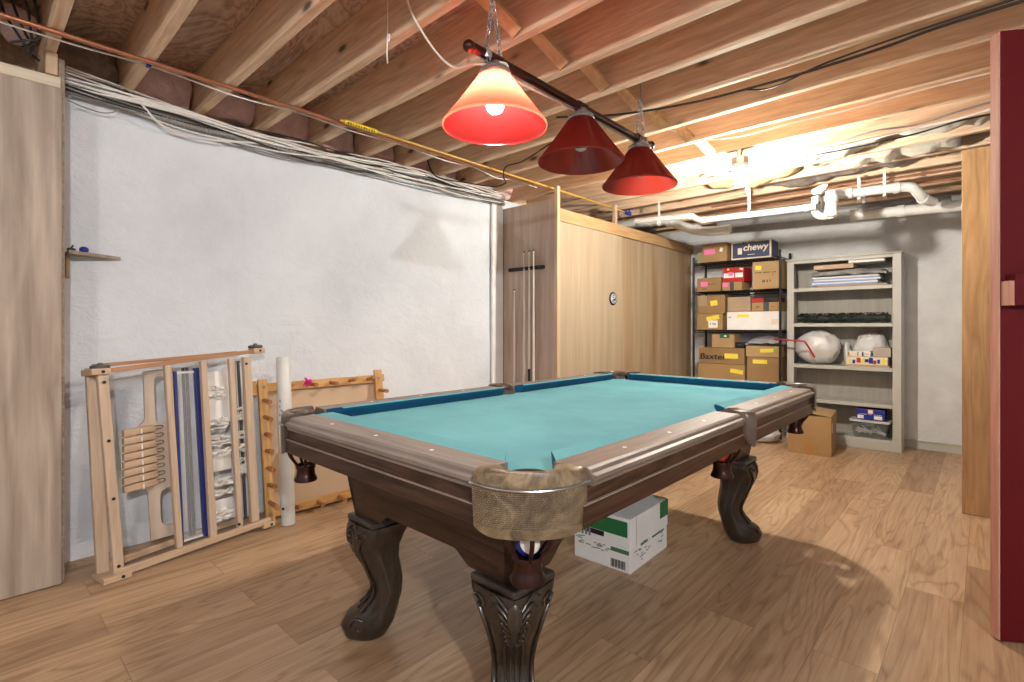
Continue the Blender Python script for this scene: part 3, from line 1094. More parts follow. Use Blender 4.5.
mb.box(-.03, .05, 3.19, 3.21, .03, .038)
mb.build('shutoff_valve', M['blue'], gp, bevel=.002)
run('white_cable', [(-2.775, -1.2, zc - .0), (-2.775, -.1, zc - .003), (-2.772, .31, zc - .004), (-2.77, .60, zc + .006), (-2.77, .95, zc - .012), (-2.77, 1.26, zc + .004), (-2.77, 1.60, zc - .006), (-2.772, 1.93, zc + .004), (-2.77, 2.3, zc - .010), (-2.77, 2.57, zc + .004), (-2.75, 2.8, zc - .03), (-2.77, 3.0, zc + .002), (-2.77, 3.3, zc)], .0042, M['whitecable'], 'thin white cable clipped along the joists beside the copper pipe', 'cable')
mb = MB()
mb.box(-.014, .014, -.009, .009, -.004, .010)
tag(mb.build('cable_clip', M['blue'], loc=(-2.771, .575, zc + .002), bevel=.002), 'small blue clip on the thin white cable at the second joist', 'clip')
run('black_cable', [(.6, 2.60, 2.305), (.09, 2.60, 2.305), (-.13, 2.60, 2.304), (-.32, 2.615, 2.296), (-.63, 2.63, 2.298), (-.99, 2.61, 2.30), (-1.26, 2.56, 2.305), (-1.55, 2.50, 2.33), (-1.9, 2.45, 2.40)], .0062, M['blackcable'], 'heavy black cable sagging along the joists toward the red door', 'cable')
run('black_cable', [(.5, 2.572, 2.312), (.0, 2.58, 2.311), (-.3, 2.60, 2.312), (-.55, 2.64, 2.313), (-.78, 2.75, 2.325), (-.95, 2.84, 2.40)], .0045, M['blackcable'], 'thinner black cable branching up over a joist above the heavy one', 'cable')
run('black_cable', [(-2.15, 2.75, 2.40), (-2.4, 2.72, 2.315), (-2.56, 2.70, 2.30), (-2.66, 2.78, 2.26), (-2.70, 2.84, 2.235), (-2.80, 2.80, 2.22), (-2.95, 2.66, 2.25), (-3.12, 2.50, 2.30), (-3.17, 2.45, 2.44)], .005, M['blackcable'], 'black cable looping down around the yellow gas line', 'cable')
run('ceiling_cable', [(.3, 3.25, 2.31), (-.2, 3.25, 2.312), (-.5, 3.262, 2.306), (-.8, 3.262, 2.309), (-1.1, 3.25, 2.302), (-1.32, 3.21, 2.33), (-1.5, 3.12, 2.41)], .0045, M['whitecable'], 'white cable stapled along the joist behind the heavy black cable', 'cable')
rc = random.Random(3)
for q, m in enumerate((M['greycable'], M['whitecable'], M['blackcable'])):
    pts = []
    for i in range(9):
        x = .1 - i * .19
        pts.append((x, 3.66 + .05 * q + rc.uniform(-.03, .03) + (i / 8) ** 2 * .14, 2.305 - .010 * q - .03 * math.sin(i / 8 * PI) + rc.uniform(-.01, .01)))
    run('ceiling_cable', pts, .0055, m, ('grey cable drooping below the ceiling toward the bare bulb', 'white cable drooping below the ceiling toward the bare bulb', 'black cable drooping below the ceiling toward the bare bulb')[q], 'cable')

# bundle of cables lying along the top of the white wall
def wallcable(i, m, r, z0, amp, x0, y0=.33, y1=3.33, seed=0):
    R_ = random.Random(100 + i + seed)
    pts = []
    n = 13
    ph = R_.uniform(0, 6)
    for q in range(n):
        y = y0 + (y1 - y0) * q / (n - 1)
        sag = -.045 * math.sin(PI * min(1, max(0, (y - .3) / 1.9))) if y < 2.2 else 0
        z = z0 + amp * math.sin(y * (2.1 + .4 * (i % 4)) + ph) + R_.uniform(-.006, .006) + sag * .8
        x = x0 + .012 * math.sin(y * 3.3 + ph * 2) + R_.uniform(-.004, .004)
        pts.append((x, y, z))
    return pts
for i in range(12):
    run('wall_cable', wallcable(i, None, 0, 2.315 - .010 * (i % 8), .026, -3.165 + .010 * (i % 3)), .0048, M['whitecable'], 'white cable in the loose bundle along the top of the parged wall', 'cable', 'white cables along the wall top')
for i in range(5):
    run('wall_cable', wallcable(20 + i, None, 0, 2.285 - .014 * i, .024, -3.17), .0052, M['greycable'], 'grey cable in the loose bundle along the top of the parged wall', 'cable', 'grey cables along the wall top')
for i in range(4):
    run('wall_cable', wallcable(40 + i, None, 0, 2.305 - .018 * i, .028, -3.16, .33, 3.0), .0046, M['blackcable'], 'black cable in the loose bundle along the top of the parged wall', 'cable', 'black cables along the wall top')
run('wall_cable', [(-3.17, .34, 2.20), (-3.17, .40, 2.185), (-3.17, .47, 2.18), (-3.17, .52, 2.20), (-3.175, .54, 2.235)], .003, M['greycable'], 'thin grey cable loop hanging at the near end of the parged wall', 'cable')
run('wall_cable', [(-3.15, .62, 2.27), (-3.15, .70, 2.19), (-3.15, .80, 2.165), (-3.15, .95, 2.17), (-3.155, 1.12, 2.205), (-3.165, 1.3, 2.24)], .006, M['whitecable'], 'thick white cable drooping lowest below the wall-top bundle', 'cable')
mb = MB()
pts = catmull([(0, 0, 0), (0, .25, -.03), (.004, .52, -.055), (0, .8, -.045), (0, 1.15, -.06)], 30)
for i in range(0, len(pts) - 1):
    d = pts[i + 1] - pts[i]
mb.tube(pts, [.0125 if i % 2 else .0155 for i in range(len(pts))], 12)
tag(mb.build('flexible_conduit', M['greycable'], loc=(-3.165, .325, 2.272), smooth=True, ang=20), 'grey corrugated conduit beside the plywood partition at the wall top', 'conduit')

# dark cables hanging in the first bay above the plywood partition
for i in range(4):
    R_ = random.Random(60 + i)
    x = -2.93 + .035 * i
    run('bay_cable', [(x, .10 + .03 * i, 2.50), (x + R_.uniform(-.05, .05), .12 + .03 * i, 2.42), (x + R_.uniform(-.08, .05), .16 + .02 * i, 2.34), (x + R_.uniform(-.02, .08), .2, 2.27), (x + .04, .22 - .03 * i, 2.24)], .005, M['blackcable'], 'black cable tangled in the bay above the near plywood partition', 'cable', 'black cables above the partition')

# ------------------------------------------------------------------ insulation
def batt(loc, sx, sy, sz, m, label, group, seed, name='insulation_batt', amp=.03):
    mb = MB()
    n = 10
    P = {}
    def pt(u, v, w):
        p = V(((u - .5) * sx, (v - .5) * sy, (w - .5) * sz))
        q = p * 7 + V((seed * 3.1, seed * 1.7, seed))
        # round the corners, then crumple
        k = 1 - .10 * ((2 * abs(u - .5)) ** 4 + (2 * abs(v - .5)) ** 4 + (2 * abs(w - .5)) ** 4 - 1)
        return p * k + V((noise.noise(q), noise.noise(q + V((9, 0, 0))), noise.noise(q + V((0, 9, 0))))) * amp + V((noise.noise(q * 3), noise.noise(q * 3 + V((9, 0, 0))), noise.noise(q * 3 + V((0, 9, 0))))) * amp * .35
    vs, fs = [], []
    for ax in range(3):
        for e in (0, 1):
            b = len(vs)
            for i in range(n + 1):
                for j in range(n + 1):
                    c = [i / n, j / n]
                    c.insert(ax, e)
                    vs.append(pt(*c))
            for i in range(n):
                for j in range(n):
                    fs.append((b + i * (n + 1) + j, b + (i + 1) * (n + 1) + j, b + (i + 1) * (n + 1) + j + 1, b + i * (n + 1) + j + 1))
    mb.add(vs, fs)
    o = mb.build(name, m, loc=loc, smooth=True, ang=180)
    bm = bmesh.new(); bm.from_mesh(o.data)
    bmesh.ops.remove_doubles(bm, verts=bm.verts, dist=1e-5)
    bmesh.ops.recalc_face_normals(bm, faces=bm.faces)
    bm.to_mesh(o.data); bm.free()
    for p in o.data.polygons: p.use_smooth = True
    return tag(o, label, 'insulation', group)
bi = 0
for i, y in enumerate(FAR):
    if y < .2 or y > 3.4:
        continue
    yn = FAR[i + 1] - .04
    w_ = yn - y - .012
    mid = (y + yn) / 2
    if y < .5:
        batt((-3.30, mid, 2.435), .10, w_, .19, M['brownbatt'], 'dusty brown insulation batt in the bay beside the near partition', None, i)
    else:
        batt((-3.30, mid, 2.435), .10, w_, .19, M['pink'], 'pink insulation batt filling a joist bay above the parged wall', 'pink insulation batts above the wall', i)
batt((-3.09, .02, 2.45), .16, .13, .15, M['greybatt'], 'grey dusty insulation above the near plywood partition', None, 77)
batt((-3.08, .165, 2.455), .15, .11, .14, M['pink'], 'pale pink insulation scrap beside the first joist over the partition', None, 78)
# torn batts sagging round the bare bulb
def sag(loc, sx, sy, drop, m, label, seed, name='insulation_sheet', amp=.05):
    mb = MB()
    def f(u, v):
        x, y = (u - .5) * sx, (v - .5) * sy
        q = V((x * 5 + seed * 3, y * 5, seed))
        z = .10 * abs(2 * v - 1) ** 6 - drop * math.sin(PI * u) ** .7 * math.sin(PI * v) ** .7 + amp * noise.noise(q) + amp * .5 * noise.noise(q * 2.7)
        return (x + .03 * noise.noise(q + V((5, 5, 5))), y + .03 * noise.noise(q + V((7, 0, 5))), z)
    mb.slab(f, 36, 18, .02)
    return tag(mb.build(name, m, loc=loc, smooth=True, ang=180), label, 'insulation')
sag((-1.36, 4.06, 2.375), .60, .26, .07, M['whitebatt'], 'torn white insulation sagging right behind the bare bulb', 1)
sag((-1.95, 4.055, 2.37), .5, .25, .05, M['yellowbatt'], 'cream insulation strip behind the bulb on the closet side', 2)
sag((-.755, 4.055, 2.36), .52, .27, .075, M['whitebatt'], 'white shredded insulation between the bulb and the plywood partition', 3)
sag((-.175, 4.055, 2.37), .48, .26, .05, M['whitebatt'], 'white insulation strip over the plywood partition', 4)
sag((-.55, 4.385, 2.365), .9, .27, .06, M['whitebatt'], 'white insulation strip above the trap in the second bay behind the bulb', 5, amp=.07)
sag((-1.40, 4.385, 2.365), .7, .27, .08, M['yellowbatt'], 'yellowed insulation strip in the second bay behind the bulb', 6)
sag((-.85, 4.715, 2.37), 1.2, .27, .04, M['greybatt'], 'grey dusty insulation strip near the back wall', 7)

# ------------------------------------------------------------------ drain pipes at the back
def couple(mb, p, d, r, w=.035):
    p, d = V(p), V(d).normalized()
    mb.cyl(p - d * w / 2, p + d * w / 2, r * 1.17, n=20)
dr = thing('drain_pipe', 'white drain pipework with an upright trap and bends near the bare bulb', 'pipe', (-1.98, 4.53, 2.14))
def sub_part_root(nm, loc):
    class Shift:
        off = V(loc) - V((-1.98, 4.53, 2.14))
    return Shift
def ship(mb, name, m, where, **k):
    mb.v = [tuple(V(p) + where.off) for p in mb.v]
    return mb.build(name, m, dr, **k)
MB().tube([(-.55, 0, .035), (-.01, 0, .005), (.035, .0, -.008), (.075, 0, -.035), (.11, 0, -.048), (.16, 0, -.05), (.6, 0, -.062), (1.02, 0, -.07)], .026, 16, 4).build('pipe', M['pvc'], dr, smooth=True)
mb = MB(); couple(mb, (.01, 0, 0), (1, 0, -.3), .026)
mb.build('coupling', M['pvc'], dr, smooth=True, ang=40)
mb = MB(); couple(mb, (.13, 0, -.049), (1, 0, 0), .026)
mb.build('coupling', M['pvc'], dr, smooth=True, ang=40)
mb = MB(); couple(mb, (.95, 0, -.069), (1, 0, 0), .026)
mb.build('coupling', M['pvc'], dr, smooth=True, ang=40)
for x in (-.3, .52):
    mb = MB()
    mb.beam((x, 0, -.02), (x, 0, .19), .022, .003, up=(0, 1, 0))
    mb.tube([(x, .03 * math.cos(t), -.055 + .03 * math.sin(t) + (.045 if x < 0 else 0)) for t in [i * PI / 6 for i in range(12)]], .004, 6, closed=True, caps=False)
    mb.build('hanger_strap', M['pvc'], dr)
tr = sub_part_root('trap', (-.875, 4.60, 1.985))
mb = MB()
mb.lathe([(.035, 0), (.048, .006), (.048, .05), (.043, .055), (.043, .115), (.05, .12), (.05, .165), (.04, .175), (.04, .20)], (0, 0, 0), 24)
mb.cyl((0, 0, -.012), (0, 0, .0), .022, n=12)
ship(mb, 'trap_body', M['pvc'], tr, smooth=True, ang=40)
ship(MB().tube([(-.105, -.02, .17), (-.108, -.02, .08), (-.10, -.018, .045), (-.075, -.012, .018), (-.04, 0, .014), (0, 0, .03)], .028, 16, 5), 'trap_bend', M['pvc'], tr, smooth=True)
mb = MB()
mb.beam((-.12, -.03, .20), (-.03, -.03, .235), .05, .05)
mb.beam((-.10, -.035, .15), (-.02, -.035, .25), .02, .02)
mb.cyl((-.07, -.06, .20), (-.07, -.02, .20), .022, n=14)
ship(mb, 'lever_clamp', M['pvc'], tr, bevel=.004)
ship(MB().tube([(-.06, -.05, .06), (-.05, -.06, .12), (-.075, -.06, .18)], .008, 8, 4), 'dark_rod', M['darkmetal'], tr, smooth=True)
d2 = sub_part_root('branch', (-.86, 4.74, 2.18))
ship(MB().tube([(-.02, -.10, -.01), (.06, 0, .0), (.32, .06, .005), (.42, .09, .004), (.47, .105, -.01), (.50, .14, -.05), (.53, .20, -.085), (.57, .30, -.095)], .036, 18, 4), 'pipe', M['pvc'], d2, smooth=True)
mb = MB(); couple(mb, (.08, .005, .0), (1, .2, 0), .036)
ship(mb, 'coupling', M['pvc'], d2, smooth=True, ang=40)
mb = MB(); couple(mb, (.37, .073, .004), (1, .25, 0), .036)
ship(mb, 'coupling', M['pvc'], d2, smooth=True, ang=40)
mb = MB(); couple(mb, (.525, .19, -.083), (.5, 1, -.3), .036)
ship(mb, 'coupling', M['pvc'], d2, smooth=True, ang=40)
for x in (.14, .30):
    mb = MB()
    mb.beam((x, .02 + x * .1, -.05), (x, .02 + x * .1, .14), .02, .004, up=(0, 1, 0))
    ship(mb, 'hanger_strap', M['pvc'], d2)
d3 = thing('drain_pipe', 'lower white drain pipe along the back above the bookcase', 'pipe', (-.84, 5.22, 2.09))
MB().tube([(0, 0, 0), (.05, 0, -.002), (.8, 0, -.03)], .042, 18).build('pipe', M['pvc'], d3, smooth=True)
mb = MB(); couple(mb, (.02, 0, 0), (1, 0, 0), .042, .05)
mb.build('coupling', M['pvc'], d3, smooth=True, ang=40)
mb = MB(); couple(mb, (.34, 0, -.012), (1, 0, 0), .042, .05)
mb.build('coupling', M['pvc'], d3, smooth=True, ang=40)
mb = MB(); couple(mb, (.62, 0, -.022), (1, 0, 0), .042, .05)
mb.build('coupling', M['pvc'], d3, smooth=True, ang=40)
d4 = thing('drain_pipe', 'fat white drain pipe with couplings above the closet end', 'pipe', (-2.95, 5.0, 2.245))
MB().tube([(-.2, 0, .0), (.1, 0, .012), (.45, 0, -.0), (.58, .01, -.03), (.85, .03, -.15), (1.15, .05, -.17)], .045, 18, 4).build('pipe', M['pvc'], d4, smooth=True)
mb = MB(); couple(mb, (.32, 0, .006), (1, 0, 0), .045, .05)
mb.build('coupling', M['pvc'], d4, smooth=True, ang=40)
mb = MB(); couple(mb, (.55, .01, -.022), (1, 0, -.2), .045, .05)
mb.build('coupling', M['pvc'], d4, smooth=True, ang=40)
mb = MB(); couple(mb, (.82, .03, -.135), (1, 0, -.4), .045, .05)
mb.build('coupling', M['pvc'], d4, smooth=True, ang=40)
wp = thing('waste_pipe', 'grey waste pipe running along the back wall behind the white ones', 'pipe', (-2.1, 5.55, 2.24))
MB().tube([(0, 0, 0), (.9, 0, -.03), (1.9, 0, -.06)], .05, 18).build('pipe', M['greyplastic'], wp, smooth=True)
for x in (.35, 1.3):
    MB().beam((x, 0, -.05), (x, 0, .26), .022, .003, up=(0, 1, 0)).build('hanger_strap', M['steel'], wp)
run('copper_pipe', [(-1.9, 4.84, 2.27), (-.85, 4.84, 2.268), (-.05, 4.84, 2.262)], .009, M['copper'], 'copper pipe above the white trap, upper of two', 'pipe', k=2)
run('copper_pipe', [(-1.9, 5.02, 2.25), (-.85, 5.02, 2.245), (-.05, 5.02, 2.235)], .009, M['copper'], 'copper pipe above the white trap, lower of two', 'pipe', k=2)
# ------------------------------------------------------------------ folded loom leaning by the parged wall
lt = math.radians(5.5)
la = math.atan2(.11, .75)
loom = thing('folded_loom', 'folded pale wooden floor loom standing on end against the white wall', 'loom', (-2.83, .44, 0), (0, -lt, la))
def spost(x0, x1, b, t_, z0, z1):
    return MB().prism([(b[0], z0), (b[1], z0), (t_[1], z1), (t_[0], z1)], lambda a, z, q: (q, a, z), x0, x1).build('post', M['loom'], loom, bevel=.003)
def post(name, x0, x1, y0, y1, z0, z1, m, **k):
    return MB().box(x0, x1, y0, y1, z0, z1).build(name, m, loom, bevel=.003, **k)
spost(-.032, 0, (.022, .062), (-.012, .028), .028, .918)
spost(-.115, -.088, (-.013, .034), (-.028, .013), .028, .955)
spost(-.034, -.004, (.278, .305), (.258, .288), .052, .945)
spost(-.034, -.004, (.433, .467), (.425, .453), .046, .958)
spost(-.034, -.008, (.574, .602), (.570, .600), .046, .962)
post('post', -.036, -.004, .648, .690, .062, .968, M['loom'])
MB().prism([(-.005, .922), (.75, .992), (.75, 1.012), (-.005, .944)], lambda a, b, t: (t, a, b), -.032, .003).build('top_rail', M['loom_red'], loom, bevel=.003)
MB().prism([(.0, .955), (.66, .992), (.66, 1.007), (.0, .972)], lambda a, b, t: (t, a, b), -.116, -.09).build('top_rail', M['loom_red'], loom, bevel=.003)
MB().prism([(.03, .012), (.75, .030), (.75, .062), (.03, .046)], lambda a, b, t: (t, a, b), -.022, .004).build('bottom_rail', M['loom_y'], loom, bevel=.003)
MB().prism([(.03, .03), (.4, .047), (.66, .05), (.66, .078), (.4, .076), (.03, .06)], lambda a, b, t: (t, a, b), -.142, -.12).build('bottom_rail', M['loom_y'], loom, bevel=.003)
for (y0, y1, z, nm, xb) in ((-.036, .034, .945, 'end_block', -.13), (.70, .765, 1.012, 'end_block', -.055)):
    MB().box(xb, .012, y0, y1, z - .026, z + .003).build(nm, M['loom_y'], loom, bevel=.003)
for (y0, y1, z, xb) in ((-.022, .085, .0, -.13), (.70, .768, .012, -.05)):
    MB().box(xb, .018, y0, y1, z - .0, z + .028).build('foot', M['loom_y'], loom, bevel=.004)
for y, z, xk in ((.02, .948, -.075), (.725, 1.0155, -.02)):
    mb = MB()
    mb.lathe([(.034, 0), (.038, .004), (.038, .014), (.03, .018), (.012, .018), (.01, .026), (.004, .028)], (xk, y, z), 24)
    mb.build('end_knob', M['darkmetal'], loom, smooth=True, ang=40)
def bolt(x, y, z, r=.007):
    MB().cyl((x - .002, y, z), (x + .003, y, z), r, n=10).build('bolt', M['blackmetal'], loom)
for p in ((.003, .010, .885), (.0, .020, .62), (.0, .030, .36), (.0, .040, .06), (.012, .005, .932), (.012, .735, 1.0), (.018, .05, .014), (.018, .745, .026), (-.004, .66, .93), (-.004, .578, .075)):
    bolt(*p)
# castle board with rounded cut-outs
def rc_(cy, cz, r, a0, a1, n=8):
    return [(cy + r * math.cos(math.radians(a0 + (a1 - a0) * i / n)), cz + r * math.sin(math.radians(a0 + (a1 - a0) * i / n))) for i in range(n + 1)]
P = [(.205, .10), (.345, .10), (.345, .155)]
P += rc_(.286, .19, .035, -90, -180) + rc_(.286, .30, .035, 180, 90) + [(.345, .335), (.345, .66)]
P += rc_(.280, .695, .035, -90, -180) + rc_(.280, .87, .035, 180, 90) + [(.345, .905), (.345, .935), (.20, .925), (.20, .74)]
P += rc_(.165, .70, .035, 0, -60, 6) + [(.165, .655), (.165, .37)] + rc_(.165, .325, .035, 60, 0, 6)
MB().prism(P, lambda a, b, t: (t, a, b), -.115, -.10).build('castle_board', plain((190, 174, 158), .5, 0, .05, 4), loom, bevel=.002)
for q in range(8):
    z = .652 - q * .0372
    lv = MB().prism([(.100 - .001 * q, z - .031), (.240, z - .023), (.240, z + .008), (.100 - .001 * q, z)], lambda a, b, t: (t, a, b), -.098, -.066).build('lever', M['loom_y'], loom, bevel=.003)
    mb = MB()
    mb.tube([(-.064, .226, z - .000), (-.060, .252, z + .002), (-.060, .260, z - .006), (-.060, .252, z - .014), (-.064, .230, z - .014)], .0022, 6, 3)
    mb.build('hook', M['darkmetal'], lv, smooth=True)
    mb = MB()
    mb.tube([(-.064, .170, z - .004), (-.063, .170, z - .028)], .0032, 6)
    mb.build('tie_cord', M['string'], lv)
# blue edged reed with clear film
MB().box(-.072, -.068, .333, .436, .062, .905).build('reed_film', M['clear'], loom)
MB().box(-.078, -.060, .320, .333, .06, .915).build('reed_edge', M['bluetape'], loom, bevel=.002)
MB().prism([(.424, .055), (.446, .055), (.436, .925), (.414, .925)], lambda a, b, t: (t, a, b), -.078, -.050).build('reed_edge', M['bluetape'], loom, bevel=.002)
MB().box(-.078, -.064, .333, .430, .056, .066).build('reed_end', M['white'], loom, bevel=.002)
MB().box(-.078, -.064, .333, .430, .900, .912).build('reed_end', M['white'], loom, bevel=.002)
for y in (.378, .396):
    MB().tube([(-.10, y, .07), (-.10, y, .93)], .0075, 10).build('heddle_rod', M['darkmetal'], loom, smooth=True)
for y in (.640, .664):
    MB().tube([(-.10, y, .07), (-.10, y, .95)], .0085, 10).build('heddle_rod', M['darkmetal'], loom, smooth=True)
# string heddles: loose skeins between the posts
def skein(y0, y1, z, h, seed, xx=-.10):
    R_ = random.Random(seed)
    mb = MB()
    for k in range(9):
        z0 = z + R_.uniform(-h, h) / 2
        pts = [(xx + R_.uniform(-.02, .03), y0 + (y1 - y0) * i / 5, z0 + R_.uniform(-.008, .008)) for i in range(6)]
        mb.tube(pts, R_.uniform(.004, .009), 6, 4)
    o = mb.build('heddle_skein', M['string'], loom, smooth=True)
    return o
for i, (z, h) in enumerate(((.80, .10), (.62, .05), (.53, .06), (.46, .03), (.30, .03), (.24, .03), (.13, .05))):
    skein(.48, .60 if i else .58, z, h, 30 + i)
for i, (z, h) in enumerate(((.66, .07), (.50, .10), (.36, .08))):
    skein(.62, .688, z, h, 50 + i, -.085)
MB().box(-.108, -.100, .475, .66, .64, .90).build('string_sheet', M['string'], loom, bevel=.003)
MB().box(-.108, -.100, .475, .60, .36, .44).build('string_sheet', M['string'], loom, bevel=.003)
MB().box(-.108, -.100, .475, .60, .14, .21).build('string_sheet', M['string'], loom, bevel=.003)

# ------------------------------------------------------------------ warping board with pegs
wa = math.atan2(.13, .81)
wb = thing('warping_board', 'golden wooden peg frame with beige backing leaning on the wall behind the table', 'peg board', (-3.04, 1.172, 0), (0, -wa, -.03))
W_, H_ = .86, .825
MB().box(-.028, -.022, .04, W_ - .04, .03, H_ - .03).build('backing', M['backing'], wb)
def bar(nm, y0, y1, z0, z1, m, dx=0):
    return MB().box(-.02 + dx, .004 + dx, y0, y1, z0, z1).build(nm, m, wb, bevel=.003)
bar('frame_bar', .02, W_ - .01, H_ - .075, H_ - .022, M['warp_y'])
bar('frame_bar', .02, W_ - .01, .02, .072, M['warp_y'])
bar('frame_bar', .015, .068, -.0, H_, M['warp_z'], .0245)
bar('frame_bar', W_ - .075, W_ - .02, -.0, H_ + .012, M['warp_z'], .0245)
MB().box(-.02, .003, -.012, .014, H_ - .09, H_ - .005).build('corner_block', M['warp_y'], wb, bevel=.003)
MB().box(-.02, .003, W_ - .012, W_ + .012, H_ - .07, H_ - .02).build('corner_block', M['warp_y'], wb, bevel=.003)
for y, z in ((.042, H_ - .045), (W_ - .047, H_ - .045), (.042, .045), (W_ - .047, .045)):
    MB().cyl((.028, y, z), (.034, y, z), .009, n=10).build('bolt', M['steel'], wb)
def peg(y, z, x0=.0):
    mb = MB()
    R_ = random.Random(int(y * 1000 + z * 77))
    a, b = R_.uniform(-.015, .015), R_.uniform(-.02, .008)
    mb.cyl((x0, y, z), (x0 + .095, y + min(a, .0), z + b), .0115, .0125, n=12)
    mb.build('peg', M['peg'], wb, smooth=True, ang=40)
for k in range(7):
    peg(.040, .115 + k * .098, .029)
for k in range(5):
    peg(.20 + k * .135, H_ - .048)
for k in range(5):
    peg(.20 + k * .135, .048)
peg(W_ - .047, H_ - .13, .029)
peg(W_ - .047, H_ - .40, .029)
mb = MB()
mb.slab(lambda u, v: (.0 + .012 * math.sin(v * 5) + .006 * math.sin(u * 9), -.02 + .04 * u + .006 * math.sin(v * 4), .0 - .045 * v + .008 * math.sin(u * 6)), 8, 8, .002)
tag(mb.build('paper_tag', M['hotpink'], loc=(-3.118, 1.475, .808), smooth=True), 'bright pink paper tag stuck on the top bar of the peg frame', 'tag')

# white tube
tube = thing('white_tube', 'tall white tube leaning in front of the peg frame', 'tube', (-2.922, 1.272, 0), (0, math.radians(-4.2), 0))
mb = MB()
mb.lathe([(.037, .002), (.038, .004), (.038, .955), (.037, .957), (.034, .957), (.0335, .90), (.0335, .05), (.034, .002)], (0, 0, 0), 28, caps=False)
mb.build('tube_wall', M['pvc'], tube, smooth=True, ang=40)
mb = MB()
R_ = random.Random(8)
for k in range(7):
    z, a = .60 + R_.uniform(0, .10), -.9 + R_.uniform(-.25, .25)
    c, s = math.cos(a), math.sin(a)
    mb.beam((.0385 * c, .0385 * s, z), (.0385 * c, .0385 * s, z + R_.uniform(.008, .02)), .004, .002, up=(c, s, 0))
mb.build('ink_mark', M['black'], tube)
MB().cyl((.02, -.034, .10), (.021, -.037, .10), .008, n=12).build('drill_hole', M['black'], tube)

# little shelf fixed to the wall
sh = thing('wall_shelf', 'small triangular wooden shelf on the wall beside the plywood partition', 'shelf', (XL + .012, .335, 1.485))
MB().prism([(0, 0), (.14, 0), (.10, .05), (.0, .215)], lambda a, b, t: (a, b, t), -.016, 0).build('shelf_board', M['greywood'], sh, bevel=.002)
MB().prism([(0, 0), (.0, -.10), (.02, -.11), (.03, -.10), (.03, 0)], lambda a, b, t: (a, t, b - .016), .0, .016).build('bracket', M['stud'], sh, bevel=.002)
mb = MB(); mb.ball((0, 0, .015), .017, 14, (1, 1.1, .95))
tag(mb.build('blue_marble', M['blue'], loc=(XL + .055, .40, 1.4855), smooth=True), 'round blue bead lying on the small wall shelf', 'bead')
mb = MB(); mb.ball((0, 0, .008), .012, 10, (1, 1.5, .7)); mb.cyl((0, 0, .012), (.004, .006, .028), .004, n=8)
tag(mb.build('black_bead', M['black'], loc=(XL + .09, .350, 1.4855), smooth=True), 'little black bead at the near end of the small wall shelf', 'bead')

# ------------------------------------------------------------------ cue rack and cues on the closet side
yk = YC - .001
rk = thing('cue_rack', 'black clip rack for cues screwed to the plywood closet side', 'cue rack', (-2.92, yk, 1.638))
MB().box(-.09, .16, -.062, 0, -1.333, -1.3045).build('butt_ledge', M['black'], rk, bevel=.003)
MB().box(-.205, .205, -.022, 0, -.016, .016).build('rack_strip', M['black'], rk, bevel=.008, seg=3)
for q, x in enumerate((-.17, -.10, .0, .058, .108, .17)):
    mb = MB()
    for s in (-1, 1):
        mb.tube([(x + s * .006, -.02, 0), (x + s * .010, -.030, 0), (x + s * .011, -.042, 0), (x + s * .006, -.050, 0)], .004, 6, 3)
    mb.build('clip', M['black'], rk, smooth=True)
def cue(x, ztip, L, label, butt, group=None, y=-.037):
    zb = ztip - L
    t = thing('pool_cue', label, 'pool cue', (x, yk + y, zb), (0, 0, 0), group)
    f = lambda s: .0135 - (.0135 - .0058) * s
    cut = .30
    MB().lathe([(f(cut), L * cut), (f(.6), L * .6), (f(.98), L * .98)], (0, 0, 0), 14).build('shaft', M['cue'], t, smooth=True, ang=60)
    MB().lathe([(.012, 0), (.0148, .004), (f(0), .02), (f(cut), L * cut - .001)], (0, 0, 0), 14).build('butt', butt, t, smooth=True, ang=60)
    MB().lathe([(f(.98), L * .98 + .0005), (f(.99), L * .99)], (0, 0, 0), 14).build('ferrule', M['ivory'], t, smooth=True)
    MB().lathe([(f(.99), L * .99 + .0002), (.0055, L * .996), (.003, L)], (0, 0, 0), 12).build('tip', M['black'], t, smooth=True)
cue(-2.92, 1.785, 1.45, 'pale pool cue nearest the parged wall of the three in the clip rack', M['cue'])
cue(-2.862, 1.788, 1.453, 'pool cue with a black butt, middle of the three in the clip rack', M['black'])
cue(-2.812, 1.79, 1.455, 'pale pool cue nearest the closet doors of the three in the clip rack', M['cue'])
cue(-3.049, 1.467, 1.465, 'shorter pool cue leaning alone below the clip rack', M['black'], y=-.022)

# ------------------------------------------------------------------ boxes
def carton(name, label, cat, x0, x1, z0, h, d, m, yf=5.625, rz=0., group=None, flaps=True):
    """a closed carton whose front face stands at y = yf; the origin is its front bottom centre"""
    w_ = x1 - x0
    t = thing(name, label, cat, ((x0 + x1) / 2, yf, z0 + .001), (0, 0, rz), group)
    MB().box(-w_ / 2, w_ / 2, 0, d, 0, h - .002).build('carton_body', m, t, bevel=.003)
    if flaps:
        MB().box(-w_ / 2 + .001, w_ / 2 - .001, .001, d / 2 - .0015, h - .002, h).build('top_flap', m, t, bevel=.0008)
        MB().box(-w_ / 2 + .001, w_ / 2 - .001, d / 2 + .0015, d - .001, h - .002, h).build('top_flap', m, t, bevel=.0008)
    t['_w'] = w_; t['_h'] = h
    return t
def patch(t, name, m, u0, u1, v0, v1, tilt=0., y=-.0012):
    """a thin label on the front; u,v are fractions of the front face"""
    w_, h_ = t['_w'], t['_h']
    a, b = (u0 - .5) * w_, (u1 - .5) * w_
    c, d = v0 * h_, v1 * h_
    o = MB().box(-(b - a) / 2, (b - a) / 2, 0, .001, -(d - c) / 2, (d - c) / 2).build(name, m, t, loc=((a + b) / 2, y, (c + d) / 2), rot=(0, tilt, 0))
    return o
